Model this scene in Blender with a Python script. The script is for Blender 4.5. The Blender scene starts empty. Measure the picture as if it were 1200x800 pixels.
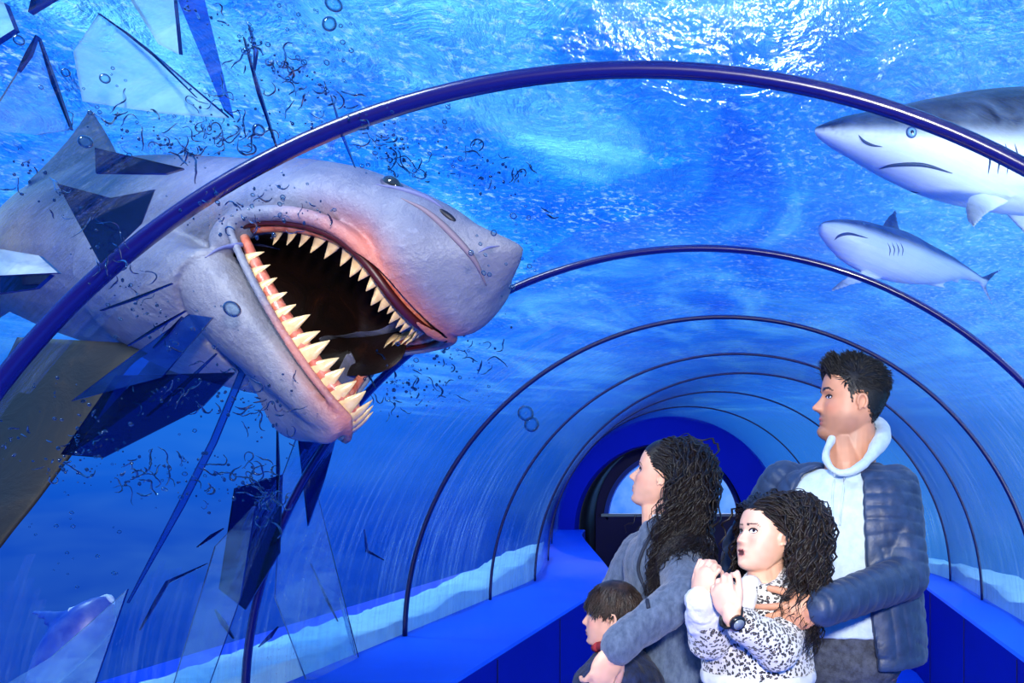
import bpy, bmesh, math, random
import numpy as np
from mathutils import Vector, Matrix, Euler, noise
from mathutils.bvhtree import BVHTree
random.seed(7); np.random.seed(7)
S = bpy.context.scene
COL = S.collection
F, CX, CY, CH = 1100.0, 912.0, 560.0, 1.5      # focal length in px of the 1200 px frame, vanishing point, eye height

def at(px, py, d):
    """point of the place at photo position px,py and distance d down the tunnel"""
    return Vector(((px-CX)*d/F, d, CH-(py-CY)*d/F))

# ------------------------------------------------------------------ objects
def tag(o, label=None, cat=None, group=None, kind=None):
    if label: o['label'] = label
    if cat: o['category'] = cat
    if group: o['group'] = group
    if kind: o['kind'] = kind
    return o
def empty(name, loc=(0,0,0)):
    o = bpy.data.objects.new(name, None); COL.objects.link(o); o.location = loc
    o.empty_display_size = .1
    return o
def mesh_obj(name, verts, faces, mat=None, parent=None, smooth=True):
    me = bpy.data.meshes.new(name)
    me.from_pydata([tuple(v) for v in verts], [], [tuple(f) for f in faces])
    me.validate(); me.update()
    return link(name, me, mat, parent, smooth)
def link(name, me, mat=None, parent=None, smooth=True):
    o = bpy.data.objects.new(name, me); COL.objects.link(o)
    if mat:
        if not isinstance(mat, (list, tuple)): mat = [mat]
        me.materials.clear()
        for m in mat: me.materials.append(m)
    if smooth: me.polygons.foreach_set('use_smooth', [True]*len(me.polygons)); me.update()
    if parent: setp(o, parent)
    return o
def world_m(o):
    m = o.matrix_basis.copy(); p = o.parent
    while p: m = p.matrix_basis @ m; p = p.parent
    return m
def setp(o, parent):
    """parent keeping the world position (all things sit unrotated at their base)"""
    o.parent = parent
    o.matrix_basis = world_m(parent).inverted() @ o.matrix_basis
def from_bm(name, bm, mat=None, parent=None, smooth=True):
    bmesh.ops.recalc_face_normals(bm, faces=bm.faces)
    me = bpy.data.meshes.new(name); bm.to_mesh(me); bm.free()
    return link(name, me, mat, parent, smooth)

# ------------------------------------------------------------------ solids kept as (verts, faces) lists
class Geo:
    def __init__(s): s.v = []; s.f = []; s.mi = []
    def add(s, v, f, mi=0):
        n = len(s.v); s.v += [tuple(p) for p in v]; s.f += [tuple(i+n for i in q) for q in f]; s.mi += [mi]*len(f); return s
    def loft(s, rings, closed=True, caps=True, mi=0):
        n = len(rings[0]); v = [p for r in rings for p in r]; f = []
        m = n if closed else n-1
        for i in range(len(rings)-1):
            for j in range(m):
                k = (j+1) % n
                f.append((i*n+j, i*n+k, (i+1)*n+k, (i+1)*n+j))
        if caps:
            f.append(tuple(range(n))[::-1]); b = (len(rings)-1)*n; f.append(tuple(b+j for j in range(n)))
        return s.add(v, f, mi)
    def tube(s, pts, rad, n=12, flat=1.0, side=None, caps=True, mi=0):
        """round tapered tube through pts; flat squashes it along `side`"""
        pts = [Vector(p) for p in pts]
        if not hasattr(rad, '__len__'): rad = [rad]*len(pts)
        rings = []; up = None
        for i, p in enumerate(pts):
            t = (pts[min(i+1, len(pts)-1)] - pts[max(i-1, 0)])
            t = t.normalized() if t.length > 1e-9 else Vector((0,0,1))
            if up is None:
                up = Vector(side) if side is not None else (Vector((0,0,1)) if abs(t.z) < .9 else Vector((1,0,0)))
            up = (up - t*up.dot(t))
            if up.length < 1e-6: up = t.orthogonal()
            up.normalize(); w = t.cross(up)
            rings.append([p + up*(rad[i]*flat*math.cos(a)) + w*(rad[i]*math.sin(a)) for a in [2*math.pi*k/n for k in range(n)]])
        return s.loft(rings, caps=caps, mi=mi)
    def caps(s, a, b, ra, rb, n=16):
        """tapered capsule, closed"""
        a = Vector(a); b = Vector(b); t = b-a; L = t.length
        if L < 1e-6: return s.ell(a, (ra, ra, ra))
        t.normalize(); P = []; R = []
        for k in range(6):
            q = math.pi/2*(1-k/5.0); P.append(a - t*(ra*math.sin(q))); R.append(max(ra*math.cos(q), 1e-4))
        for k in range(6):
            q = math.pi/2*(k/5.0); P.append(b + t*(rb*math.sin(q))); R.append(max(rb*math.cos(q), 1e-4))
        # keep order strictly along t
        rings = []; up = t.orthogonal().normalized(); w = t.cross(up)
        for p, r in zip(P, R):
            rings.append([p + up*(r*math.cos(x)) + w*(r*math.sin(x)) for x in [2*math.pi*k/n for k in range(n)]])
        return s.loft(rings)
    def ell(s, c, r, rot=None, nu=20, nv=14):
        c = Vector(c); v = []; f = []
        M = rot if rot is not None else Matrix.Identity(3)
        for i in range(1, nv):
            th = math.pi*i/nv
            for j in range(nu):
                ph = 2*math.pi*j/nu
                v.append(c + M @ Vector((r[0]*math.sin(th)*math.cos(ph), r[1]*math.sin(th)*math.sin(ph), r[2]*math.cos(th))))
        top = len(v); v.append(c + M @ Vector((0,0,r[2]))); bot = len(v); v.append(c + M @ Vector((0,0,-r[2])))
        for i in range(nv-2):
            for j in range(nu):
                k = (j+1) % nu; f.append((i*nu+j, (i+1)*nu+j, (i+1)*nu+k, i*nu+k))
        for j in range(nu):
            k = (j+1) % nu; f.append((top, j, k)); f.append((bot, (nv-2)*nu+k, (nv-2)*nu+j))
        return s.add(v, f)
    def box(s, lo, hi):
        x0,y0,z0 = lo; x1,y1,z1 = hi
        return s.add([(x0,y0,z0),(x1,y0,z0),(x1,y1,z0),(x0,y1,z0),(x0,y0,z1),(x1,y0,z1),(x1,y1,z1),(x0,y1,z1)],
                     [(0,3,2,1),(4,5,6,7),(0,1,5,4),(1,2,6,5),(2,3,7,6),(3,0,4,7)])
    def mesh(s, name='tmp'):
        me = bpy.data.meshes.new(name); me.from_pydata(s.v, [], s.f); me.update()
        if any(s.mi): me.polygons.foreach_set('material_index', s.mi)
        return me
    def obj(s, name, mat=None, parent=None, smooth=True):
        me = s.mesh(name); me.validate()
        return link(name, me, mat, parent, smooth)

def evaluated(me, mods):
    """mesh run through modifiers (list of (type, dict)), returned as a new mesh"""
    o = bpy.data.objects.new('work', me); COL.objects.link(o)
    for t, kw in mods:
        m = o.modifiers.new(t, t)
        for k, v in kw.items(): setattr(m, k, v)
    dg = bpy.context.evaluated_depsgraph_get(); dg.update()
    out = bpy.data.meshes.new_from_object(o.evaluated_get(dg), depsgraph=dg)
    bpy.data.objects.remove(o)
    return out
def fuse(geo, voxel=.004, smooth=4, fac=.5, sub=0):
    mods = [('REMESH', dict(mode='VOXEL', voxel_size=voxel, adaptivity=0.0)), ('SMOOTH', dict(factor=fac, iterations=smooth))]
    if sub: mods.append(('SUBSURF', dict(levels=sub, render_levels=sub)))
    return evaluated(geo.mesh(), mods)
def coords(me):
    a = np.empty(len(me.vertices)*3, dtype=np.float32); me.vertices.foreach_get('co', a); return a.reshape(-1,3).astype(np.float64)
def normals(me):
    a = np.empty(len(me.vertices)*3, dtype=np.float32); me.vertices.foreach_get('normal', a); return a.reshape(-1,3).astype(np.float64)
def set_coords(me, c):
    me.vertices.foreach_set('co', c.astype(np.float32).ravel()); me.update()
def vcol(me, name, rgb):
    a = me.color_attributes.new(name, 'FLOAT_COLOR', 'POINT')
    out = np.ones((len(me.vertices), 4), dtype=np.float32); out[:, :3] = rgb
    a.data.foreach_set('color', out.ravel())
def vfloat(me, name, val):
    a = me.attributes.new(name, 'FLOAT', 'POINT'); a.data.foreach_set('value', np.asarray(val, dtype=np.float32))
def cr(pts, n=8):
    """smooth curve (Catmull-Rom) through control tuples of any size"""
    P = [np.array(p, dtype=float) for p in pts]; P = [2*P[0]-P[1]] + P + [2*P[-1]-P[-2]]; out = []
    for i in range(1, len(P)-2):
        for k in range(n):
            t = k/n; a, b, c, d = P[i-1], P[i], P[i+1], P[i+2]
            out.append(.5*((2*b)+(-a+c)*t+(2*a-5*b+4*c-d)*t*t+(-a+3*b-3*c+d)*t**3))
    out.append(P[-2]); return out
def lut(x, xs, ys): return np.interp(x, xs, ys)
def srgb(r, g, b):
    f = lambda c: (c/255/12.92) if c/255 <= .04045 else ((c/255+.055)/1.055)**2.4
    return (f(r), f(g), f(b))

# ------------------------------------------------------------------ materials
class NM:
    """small node builder"""
    def __init__(s, name):
        s.m = bpy.data.materials.new(name); s.m.use_nodes = True; s.t = s.m.node_tree; s.n = s.t.nodes; s.l = s.t.links
        s.n.clear(); s.out = s.n.new('ShaderNodeOutputMaterial')
    def node(s, t, **kw):
        n = s.n.new('ShaderNode'+t)
        for k, v in kw.items():
            if k in n.bl_rna.properties and k not in ('inputs',): setattr(n, k, v)
            else: n.inputs[k.replace('_', ' ')].default_value = v
        return n
    def link(s, a, b): s.l.new(a, b)
    def val(s, sock, v):
        if hasattr(v, 'is_output') or isinstance(v, bpy.types.NodeSocket): s.l.new(v, sock)
        else: sock.default_value = (*v, 1) if isinstance(v, tuple) and len(v) == 3 and sock.type == 'RGBA' else v
    def math(s, op, a, b=0.0, clamp=False):
        n = s.n.new('ShaderNodeMath'); n.operation = op; n.use_clamp = clamp; s.val(n.inputs[0], a); s.val(n.inputs[1], b); return n.outputs[0]
    def mix(s, f, a, b, mode='MIX'):
        n = s.n.new('ShaderNodeMix'); n.data_type = 'RGBA'; n.blend_type = mode
        s.val(n.inputs[0], f); s.val(n.inputs[6], a); s.val(n.inputs[7], b); return n.outputs[2]
    def coord(s, kind='Object', scale=(1,1,1), loc=(0,0,0), rot=(0,0,0)):
        tc = s.n.new('ShaderNodeTexCoord'); mp = s.n.new('ShaderNodeMapping')
        mp.inputs['Scale'].default_value = scale; mp.inputs['Location'].default_value = loc; mp.inputs['Rotation'].default_value = rot
        s.l.new(tc.outputs[kind], mp.inputs[0]); return mp.outputs[0]
    def noise(s, vec, scale=5, detail=3, rough=.5, dist=0):
        n = s.n.new('ShaderNodeTexNoise'); n.inputs['Scale'].default_value = scale; n.inputs['Detail'].default_value = detail
        n.inputs['Roughness'].default_value = rough; n.inputs['Distortion'].default_value = dist
        if vec is not None: s.l.new(vec, n.inputs['Vector'])
        return n.outputs['Fac']
    def vor(s, vec, scale=5, feature='F1', out='Distance'):
        n = s.n.new('ShaderNodeTexVoronoi'); n.feature = feature; n.inputs['Scale'].default_value = scale
        if vec is not None: s.l.new(vec, n.inputs['Vector'])
        return n.outputs[out]
    def ramp(s, fac, stops, interp='LINEAR'):
        n = s.n.new('ShaderNodeValToRGB'); n.color_ramp.interpolation = interp; e = n.color_ramp.elements
        while len(e) < len(stops): e.new(.5)
        for k, (p, c) in enumerate(stops):
            e[k].position = p; e[k].color = (*c, 1) if hasattr(c, '__len__') and len(c) == 3 else (c, c, c, 1)
        s.l.new(fac, n.inputs[0]); return n.outputs[0]
    def bump(s, h, strength=.3, dist=.01):
        n = s.n.new('ShaderNodeBump'); n.inputs['Strength'].default_value = strength; n.inputs['Distance'].default_value = dist
        s.l.new(h, n.inputs['Height']); return n.outputs[0]
    def attr(s, name, out='Color'):
        n = s.n.new('ShaderNodeAttribute'); n.attribute_name = name; return n.outputs[out]
    def bsdf(s, color, rough=.5, normal=None, **kw):
        n = s.n.new('ShaderNodeBsdfPrincipled'); s.val(n.inputs['Base Color'], color); s.val(n.inputs['Roughness'], rough)
        for k, v in kw.items(): s.val(n.inputs[k.replace('_', ' ')], v)
        if normal is not None: s.l.new(normal, n.inputs['Normal'])
        return n.outputs[0]
    def shmix(s, f, a, b):
        n = s.n.new('ShaderNodeMixShader'); s.val(n.inputs[0], f); s.l.new(a, n.inputs[1]); s.l.new(b, n.inputs[2]); return n.outputs[0]
    def shadd(s, a, b):
        n = s.n.new('ShaderNodeAddShader'); s.l.new(a, n.inputs[0]); s.l.new(b, n.inputs[1]); return n.outputs[0]
    def surf(s, sh): s.l.new(sh, s.out.inputs[0]); return s.m

def simple(name, rgb, rough=.5, nscale=0, namp=.15, bump=0, bscale=80, **kw):
    m = NM(name); c = rgb
    if nscale:
        f = m.noise(m.coord('Object'), nscale, 4, .6)
        c = m.mix(m.math('MULTIPLY', f, 1.0), tuple(x*(1-namp) for x in rgb), tuple(min(1, x*(1+namp)) for x in rgb))
    nr = m.bump(m.noise(m.coord('Object'), bscale, 3, .6), bump, .002) if bump else None
    return m.surf(m.bsdf(c, rough, nr, **kw))
# ================================================================== camera, world, lamps
cam = bpy.data.cameras.new('camera'); co = bpy.data.objects.new('camera', cam); COL.objects.link(co)
cam.sensor_width = 36; cam.lens = 36*F/1200; cam.shift_x = -(CX-600)/1200; cam.shift_y = (CY-400)/1200
co.location = (0, 0, CH); co.rotation_euler = (math.pi/2, 0, 0); cam.clip_start = .05; cam.clip_end = 500
S.camera = co
S.view_settings.view_transform = 'Standard'; S.view_settings.look = 'None'; S.view_settings.gamma = 1
S.view_settings.use_curve_mapping = False; S.view_settings.exposure = 0
S.cycles.use_denoising = True; S.cycles.max_bounces = 12; S.cycles.transparent_max_bounces = 24
S.cycles.caustics_reflective = False; S.cycles.caustics_refractive = False; S.cycles.sample_clamp_indirect = 4

w = bpy.data.worlds.new('open_water'); S.world = w; w.use_nodes = True
class WN(NM):
    def __init__(s, w): s.t = w.node_tree; s.n = s.t.nodes; s.l = s.t.links; s.n.clear(); s.out = s.n.new('ShaderNodeOutputWorld')
W = WN(w)
tc = W.n.new('ShaderNodeTexCoord'); sep = W.n.new('ShaderNodeSeparateXYZ'); W.link(tc.outputs['Generated'], sep.inputs[0])
elev = W.math('ADD', W.math('MULTIPLY', sep.outputs['Z'], .5), .5)
mp = W.n.new('ShaderNodeMapping'); mp.inputs['Scale'].default_value = (1, 1, 2.6); W.link(tc.outputs['Generated'], mp.inputs[0])
nz = W.noise(mp.outputs[0], 1.6, 2, .45, .2)
nz2 = W.noise(mp.outputs[0], 7, 3, .6, .3)
e2 = W.math('ADD', elev, W.math('MULTIPLY', W.math('SUBTRACT', nz, .5), .09))
base = W.ramp(e2, [(0.0, srgb(2,20,110)), (.34, srgb(5,44,150)), (.43, srgb(9,62,180)), (.47, srgb(12,74,196)), (.50, srgb(20,98,218)), (.54, srgb(28,116,232)), (.60, srgb(36,134,240)), (.72, srgb(70,180,250)), (1.0, srgb(150,220,255))])
# the tank is brighter on the right hand side
side = W.math('MULTIPLY', W.math('ADD', sep.outputs['X'], .12), 1.6, True)
base = W.mix(W.math('MULTIPLY', side, .8), base, srgb(86,180,248))
pat = W.ramp(nz2, [(.42, 0.0), (.75, 1.0)])
base = W.mix(W.math('MULTIPLY', pat, .10), base, srgb(120,205,255))
bg = W.n.new('ShaderNodeBackground'); W.link(base, bg.inputs[0]); bg.inputs[1].default_value = 1.0
W.link(bg.outputs[0], W.out.inputs[0])

def area(name, loc, target, size, power, color=(1,1,1), sy=None):
    l = bpy.data.lights.new(name, 'AREA'); l.energy = power; l.color = color; l.size = size
    if sy: l.shape = 'RECTANGLE'; l.size_y = sy
    o = bpy.data.objects.new(name, l); COL.objects.link(o); o.location = loc
    o.rotation_euler = (Vector(target)-Vector(loc)).to_track_quat('-Z', 'Y').to_euler(); return o
# the photographer's flash beside the lens
area('camera_flash', (.10, -.12, 1.78), (.0, 2.5, 1.25), .14, 92, (1, .985, .95))
# daylight coming down on the pool surface
sun = bpy.data.lights.new('daylight', 'SUN'); sun.energy = 5.8; sun.angle = math.radians(1.2); sun.color = (1, .98, .94)
so = bpy.data.objects.new('daylight', sun); COL.objects.link(so); so.location = (0, 20, 12)
sdir = Vector((-.03, 1, .60)).normalized()           # towards the sun
glare = bpy.data.lights.new('added_glitter_sun', 'SUN'); glare.energy = .5; glare.angle = math.radians(2.0); go = bpy.data.objects.new('added_glitter_sun', glare); COL.objects.link(go)  # second sun, added only to make glitter on the surface
go.location = (0, 22, 12); go.rotation_euler = (-Vector((-.05, 1, .40)).normalized()).to_track_quat('-Z', 'Y').to_euler()
so.rotation_euler = (-sdir).to_track_quat('-Z', 'Y').to_euler()
# added spots outside the acrylic, brightening sharks, shards, sand and the far window
def spot(name, loc, target, power, color, deg, rad=.3):
    l = bpy.data.lights.new(name, 'SPOT'); l.energy = power; l.color = color; l.spot_size = math.radians(deg); l.spot_blend = .6; l.shadow_soft_size = rad
    o = bpy.data.objects.new(name, l); COL.objects.link(o); o.location = loc
    o.rotation_euler = (Vector(target)-Vector(loc)).to_track_quat('-Z', 'Y').to_euler(); return o
spot('added_spot', (-2.0, .6, 4.0), (-1.6, 2.6, 2.0), 260, (.85, .95, 1), 75)
spot('added_spot', (-2.6, .2, 3.9), (-1.1, 1.5, 2.2), 240, (.8, .95, 1), 60)
spot('added_spot', (2.4, .9, 1.5), (1.1, 4.0, 2.75), 620, (.85, .95, 1), 70)
for yy in (3.2, 5.4, 7.6):
    spot('added_spot', (-3.4, yy, 3.6), (-2.45, yy, .7), 240, (.45, .85, 1), 56)
spot('added_spot', (3.2, 2.4, 2.0), (.8, 6.1, 2.95), 300, (.9, .97, 1), 40)
spot('added_spot', (-1.6, 15.6, 3.2), (-1.56, 14.0, 1.4), 160, (.8, .93, 1), 90)  # added behind the far window to brighten its pane
for yy in (3.4, 6.2):
    spot('added_spot', (2.8, yy, 3.6), (1.7, yy, .7), 260, (.6, .9, 1), 70)

# ================================================================== tunnel
R0, TCX, BASE = 1.6, -.274, CH-.791
RIBS = [1.855, 3.296, 4.706, 6.10, 7.22]
def prof(y):
    """centre x, centre z and radius of the vault at distance y; past the fifth rib it bends left and narrows to the portal"""
    if y <= 7.22: return TCX, BASE, R0
    t = min(1, (y-7.22)/(10.5-7.22)); q = t*t*(3-2*t)*.5+t*.5
    return TCX+(-1.20-TCX)*q, BASE+(.925-BASE)*q, R0+(1.235-R0)*q
def vault_pt(y, a, dr=0):
    """a: 0 at the right foot, 180 at the left foot"""
    cx, cz, r = prof(y); r += dr
    return Vector((cx+r*math.cos(math.radians(a)), y, cz+r*math.sin(math.radians(a))))

# acrylic: clear, slightly blue, mirrors at grazing angles; the cast sheet is finely rippled round the vault
def acrylic(name='acrylic', tint=(.92,.97,1.0), k=1.0, refl_k=.55):
    m = NM(name)
    uv = m.n.new('ShaderNodeUVMap'); mpn = m.n.new('ShaderNodeMapping'); m.link(uv.outputs[0], mpn.inputs[0]); mpn.inputs['Scale'].default_value = (1.2, 9, 1)
    h1 = m.noise(mpn.outputs[0], 2.2, 5, .62, .3)
    mp2 = m.n.new('ShaderNodeMapping'); m.link(uv.outputs[0], mp2.inputs[0]); mp2.inputs['Scale'].default_value = (4, 9, 1)
    h2 = m.noise(mp2.outputs[0], 9, 3, .6, .4)
    nr = m.bump(m.math('ADD', h1, m.math('MULTIPLY', h2, .25)), .55, .035)
    tr = m.n.new('ShaderNodeBsdfTransparent'); tr.inputs[0].default_value = (*tint, 1)
    gl = m.n.new('ShaderNodeBsdfGlossy'); gl.inputs['Roughness'].default_value = .10; m.link(nr, gl.inputs['Normal'])
    gl.inputs[0].default_value = (.93,.97,1,1)
    lwf = m.n.new('ShaderNodeLayerWeight'); lwf.inputs[0].default_value = .5; frv = m.math('ADD', m.math('MULTIPLY', m.math('POWER', lwf.outputs['Facing'], 4.5), .96), .04)
    # bright reflection streaks and specks painted onto the panes as pale colour
    mp3 = m.n.new('ShaderNodeMapping'); m.link(uv.outputs[0], mp3.inputs[0]); mp3.inputs['Scale'].default_value = (1.0, 16, 1)
    s1 = m.ramp(m.noise(mp3.outputs[0], 1.6, 6, .68, .25), [(.46, 0.), (.72, 1.)]); mp4 = m.n.new('ShaderNodeMapping'); m.link(uv.outputs[0], mp4.inputs[0]); mp4.inputs['Scale'].default_value = (.8, .6, 1)
    s2 = m.ramp(m.noise(mp4.outputs[0], 1.3, 3, .55), [(.36, 0.), (.58, 1.)]); mp5 = m.n.new('ShaderNodeMapping'); m.link(uv.outputs[0], mp5.inputs[0]); mp5.inputs['Scale'].default_value = (22, 34, 1)
    s3 = m.ramp(m.noise(mp5.outputs[0], 2.0, 3, .7), [(.60, 0.), (.70, 1.)])
    film = m.math('ADD', m.math('MULTIPLY', m.math('MULTIPLY', s1, s2), refl_k), m.math('MULTIPLY', m.math('MULTIPLY', s3, s2), refl_k*.9))  # film: mask of the painted reflection streaks and specks
    df = m.n.new('ShaderNodeBsdfDiffuse'); df.inputs[0].default_value = (.75,.93,1,1); tl = m.n.new('ShaderNodeBsdfTranslucent'); tl.inputs[0].default_value = (.75,.93,1,1)
    su = m.n.new('ShaderNodeSeparateXYZ'); m.link(uv.outputs[0], su.inputs[0])
    film = m.math('MULTIPLY', film, m.ramp(m.math('DIVIDE', su.outputs[1], 10.5), [(.20, 0.12), (.42, 1.)]))
    clear = m.shmix(film, tr.outputs[0], m.shmix(.6, df.outputs[0], tl.outputs[0]))
    return m.surf(m.shmix(m.math('MULTIPLY', frv, k*1.2, True), clear, gl.outputs[0]))
M_acr = acrylic()
def pane_mesh(name, y0, y1, ny=4, na=64, hole=None):
    v = []; f = []; uv = []
    for i in range(ny+1):
        y = y0+(y1-y0)*i/ny
        for j in range(na+1):
            a = 180*j/na; v.append(vault_pt(y, a)); uv.append((a/180*5.03, y))
    n = na+1
    for i in range(ny):
        for j in range(na):
            if hole and hole(y0+(y1-y0)*(i+.5)/ny, 180*(j+.5)/na): continue
            f.append((i*n+j, i*n+j+1, (i+1)*n+j+1, (i+1)*n+j))
    o = mesh_obj(name, v, f, M_acr)
    l = o.data.uv_layers.new(name='UVMap')
    for lp in o.data.loops: l.data[lp.index].uv = uv[lp.vertex_index]
    return o
def inpoly(x, y, P):
    c = False; n = len(P)
    for i in range(n):
        x1, y1 = P[i]; x2, y2 = P[i-1]
        if (y1 > y) != (y2 > y) and x < (x2-x1)*(y-y1)/(y2-y1)+x1: c = not c
    return c
HOLE = [(1.9,150),(2.0,128),(1.92,112),(2.15,100),(2.4,88),(2.55,97),(2.85,92),(2.95,104),(3.2,112),(3.08,128),(3.25,142),(3.05,155),(3.15,166),(2.7,160),(2.5,170),(2.2,158),(2.05,166)]
cuts = [.25]+RIBS+[8.3, 9.3, 10.5]
for i in range(len(cuts)-1):
    if i == 1: o = pane_mesh('window_2', cuts[1], cuts[2], 48, 160, lambda y, a: inpoly(y, a, HOLE))
    else: o = pane_mesh('window_%d' % (i+1), cuts[i], cuts[i+1], 6, 72)
    tag(o, kind='structure')
# ribs: dark blue bent bars
m = NM('rib_blue'); M_rib = m.surf(m.bsdf(srgb(15,10,84), .25, Coat_Weight=.4))
m = NM('rib_black'); M_gap = m.surf(m.bsdf(srgb(6,10,70), .4))
for i, y in enumerate(RIBS+[8.3, 9.3]):
    hw = (.0155, .0125, .0115, .009, .009, .008, .008)[i]
    if i >= 5: hw = .008
    rings = []
    for j in range(0, 97):
        a = -0+180*j/96; rr = []
        for q in range(12):
            t = 2*math.pi*q/12; c, s_ = math.cos(t), math.sin(t)
            k = (abs(c)**4+abs(s_)**4)**-.25
            rr.append(vault_pt(y, a, -.002+hw*.9*s_*k) + Vector((0, hw*1.3*c*k, 0)))
        rings.append(rr)
    tag(Geo().loft(rings).obj('trim_%d' % (i+1), M_rib if i < 2 else M_gap), kind='structure')

# floor and plinths
def painted(name, rgb, rough, seams=False):
    m = NM(name); f = m.noise(m.coord('Object'), 1.6, 4, .6); f2 = m.noise(m.coord('Object'), 60, 2, .5)
    c = m.mix(f, tuple(x*.82 for x in rgb), tuple(min(1, x*1.15) for x in rgb))
    return m.surf(m.bsdf(c, rough, m.bump(f2, .12, .003), Specular_IOR_Level=.12))
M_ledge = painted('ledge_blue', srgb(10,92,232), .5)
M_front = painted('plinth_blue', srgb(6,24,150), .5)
M_floor = painted('floor_blue', srgb(22,96,250), .55)
g = Geo(); g.box((-5, -1.5, -.05), (3, 16, 0)); tag(g.obj('floor', M_floor, smooth=False), kind='structure')
XL, XR = -1.258, 1.07
def plinth(name, edge, side):
    """low wall under the glass foot with its flat top; follows the bend"""
    g = Geo(); ys = [.25+i*.25 for i in range(42)]; tr = []; s = side
    inner = lambda y: (prof(y)[0]+s*prof(y)[2]) - s*(abs(edge-(TCX+s*R0)))*(1 if y < 7.3 else max(.45, 1-(y-7.3)*.2))
    outer = lambda y: prof(y)[0]+s*(prof(y)[2]+.03)
    top = lambda y: prof(y)[1]
    rings = []
    for y in ys: rings.append([Vector((inner(y), y, 0)), Vector((inner(y), y, top(y)-.012)), Vector((inner(y)+s*.012, y, top(y))), Vector((outer(y), y, top(y))), Vector((outer(y), y, 0))])
    g.loft(rings)
    o = g.obj(name, [M_front, M_ledge], smooth=False)
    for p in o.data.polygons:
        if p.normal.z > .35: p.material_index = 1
    seam = Geo()
    for k in range(9):
        y = .6+k*1.2
        seam.box((inner(y)-s*.003-.002, y-.003, 0.002), (inner(y)-s*.003+.002, y+.003, top(y)-.02))
    so_ = seam.obj('panel_seam', M_gap, smooth=False)
    setp(so_, o)
    for ob in (o, so_): tag(ob, kind='structure')
    bm = bmesh.new(); bm.from_mesh(o.data); bmesh.ops.recalc_face_normals(bm, faces=bm.faces)
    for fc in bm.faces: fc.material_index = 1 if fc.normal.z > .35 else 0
    bm.to_mesh(o.data); bm.free()
    return o
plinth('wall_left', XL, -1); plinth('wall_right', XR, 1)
# walls behind the camera, closing the tunnel mouth
# portal at the far end: blue ring wall round a black passage
M_port = painted('portal_blue', srgb(2,30,165), .75)
M_black = simple('passage_black', srgb(10,9,12), .6)
pcx, pcz, pR = -1.20, .925, 1.245
ocx, ocz, oR = -1.32, .93, .955
g = Geo(); n = 48
def arch(cx, cz, r, zb):
    pts = [(cx+r, zb)]
    for j in range(n+1): a = math.pi*j/n; pts.append((cx+r*math.cos(a), cz+r*math.sin(a)))
    pts.append((cx-r, zb)); return pts
A = arch(pcx, pcz, pR+.02, .0); B = arch(ocx, ocz, oR, .0)
ya, yb = 10.48, 10.72
ring = [[Vector((p[0], ya, p[1])), Vector((q[0], ya, q[1])), Vector((q[0], yb, q[1])), Vector((p[0], yb, p[1]))] for p, q in zip(A, B)]
g.loft(ring)
tag(g.obj('wall_back', M_port, smooth=False), kind='structure')
# black passage tube
B2 = arch(ocx, ocz, oR+.03, 0); C2 = arch(-1.55, .93, 1.22, 0)
g = Geo(); rings = [[Vector((p[0], yb-.0, p[1])) for p in B2], [Vector((p[0], 14.0, p[1])) for p in C2]]
g.loft(rings, closed=False, caps=False)
me = evaluated(g.mesh(), [('SOLIDIFY', dict(thickness=.05, offset=1))])
tag(link('wall_passage', me, M_black), kind='structure')
# far wall with arched window
m = NM('far_plinth'); M_fp = m.surf(m.bsdf(srgb(14,24,120), .5))
WA = arch(-1.565, .88, 1.02, .94)
g = Geo(); OA = arch(-1.565, .88, 1.30, .0)
g = Geo(); g.loft([[Vector((p[0], 13.96, p[1])), Vector((q[0], 13.96, q[1])), Vector((q[0], 14.1, q[1])), Vector((p[0], 14.1, p[1]))] for p, q in zip(OA, [(q[0], max(q[1], .94)) for q in WA])])
g.box((-2.9, 13.95, 0), (-.2, 14.12, .93))
tag(g.obj('wall_far', M_fp, smooth=False), kind='structure')
fr = Geo(); WI = arch(-1.565, .88, .955, .97)
fr.loft([[Vector((p[0], 13.9, p[1])), Vector((q[0], 13.9, q[1])), Vector((q[0], 14.0, q[1])), Vector((p[0], 14.0, p[1]))] for p, q in zip([(q[0], max(q[1], .94)) for q in WA], WI)], caps=True)
fo = fr.obj('window_9', simple('window_rim', srgb(40,90,235), .4), smooth=False); tag(fo, kind='structure')
sl = Geo(); sl.box((-2.6, 13.78, .935), (-.5, 13.97, .975))
tag(sl.obj('trim_8', simple('sill_pale', srgb(190,225,255), .4), smooth=False), kind='structure')
br = Geo(); br.tube([(-1.0, 14.0, 1.82), (-1.22, 14.0, .97)], .022, 8)
b_ = br.obj('window_bar', M_gap); setp(b_, fo); tag(b_, kind='structure')
mf = NM('bright_view_pane'); nf = mf.noise(mf.coord('Object'), 2.2, 4, .6); tlf = mf.n.new('ShaderNodeBsdfTranslucent'); mf.link(mf.ramp(nf, [(.35, srgb(90,165,240)), (.65, srgb(170,215,250))]), tlf.inputs[0]); trf = mf.n.new('ShaderNodeBsdfTransparent'); bright_pane = mf.surf(mf.shmix(.6, trf.outputs[0], tlf.outputs[0]))  # bright water view put into the pane as pale translucent colour
pn = Geo(); pn.add([Vector((x, 13.99, z)) for x, z in WI], [tuple(range(len(WI)))])
p_ = pn.obj('pane', bright_pane); setp(p_, fo); tag(p_, kind='structure')

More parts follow.
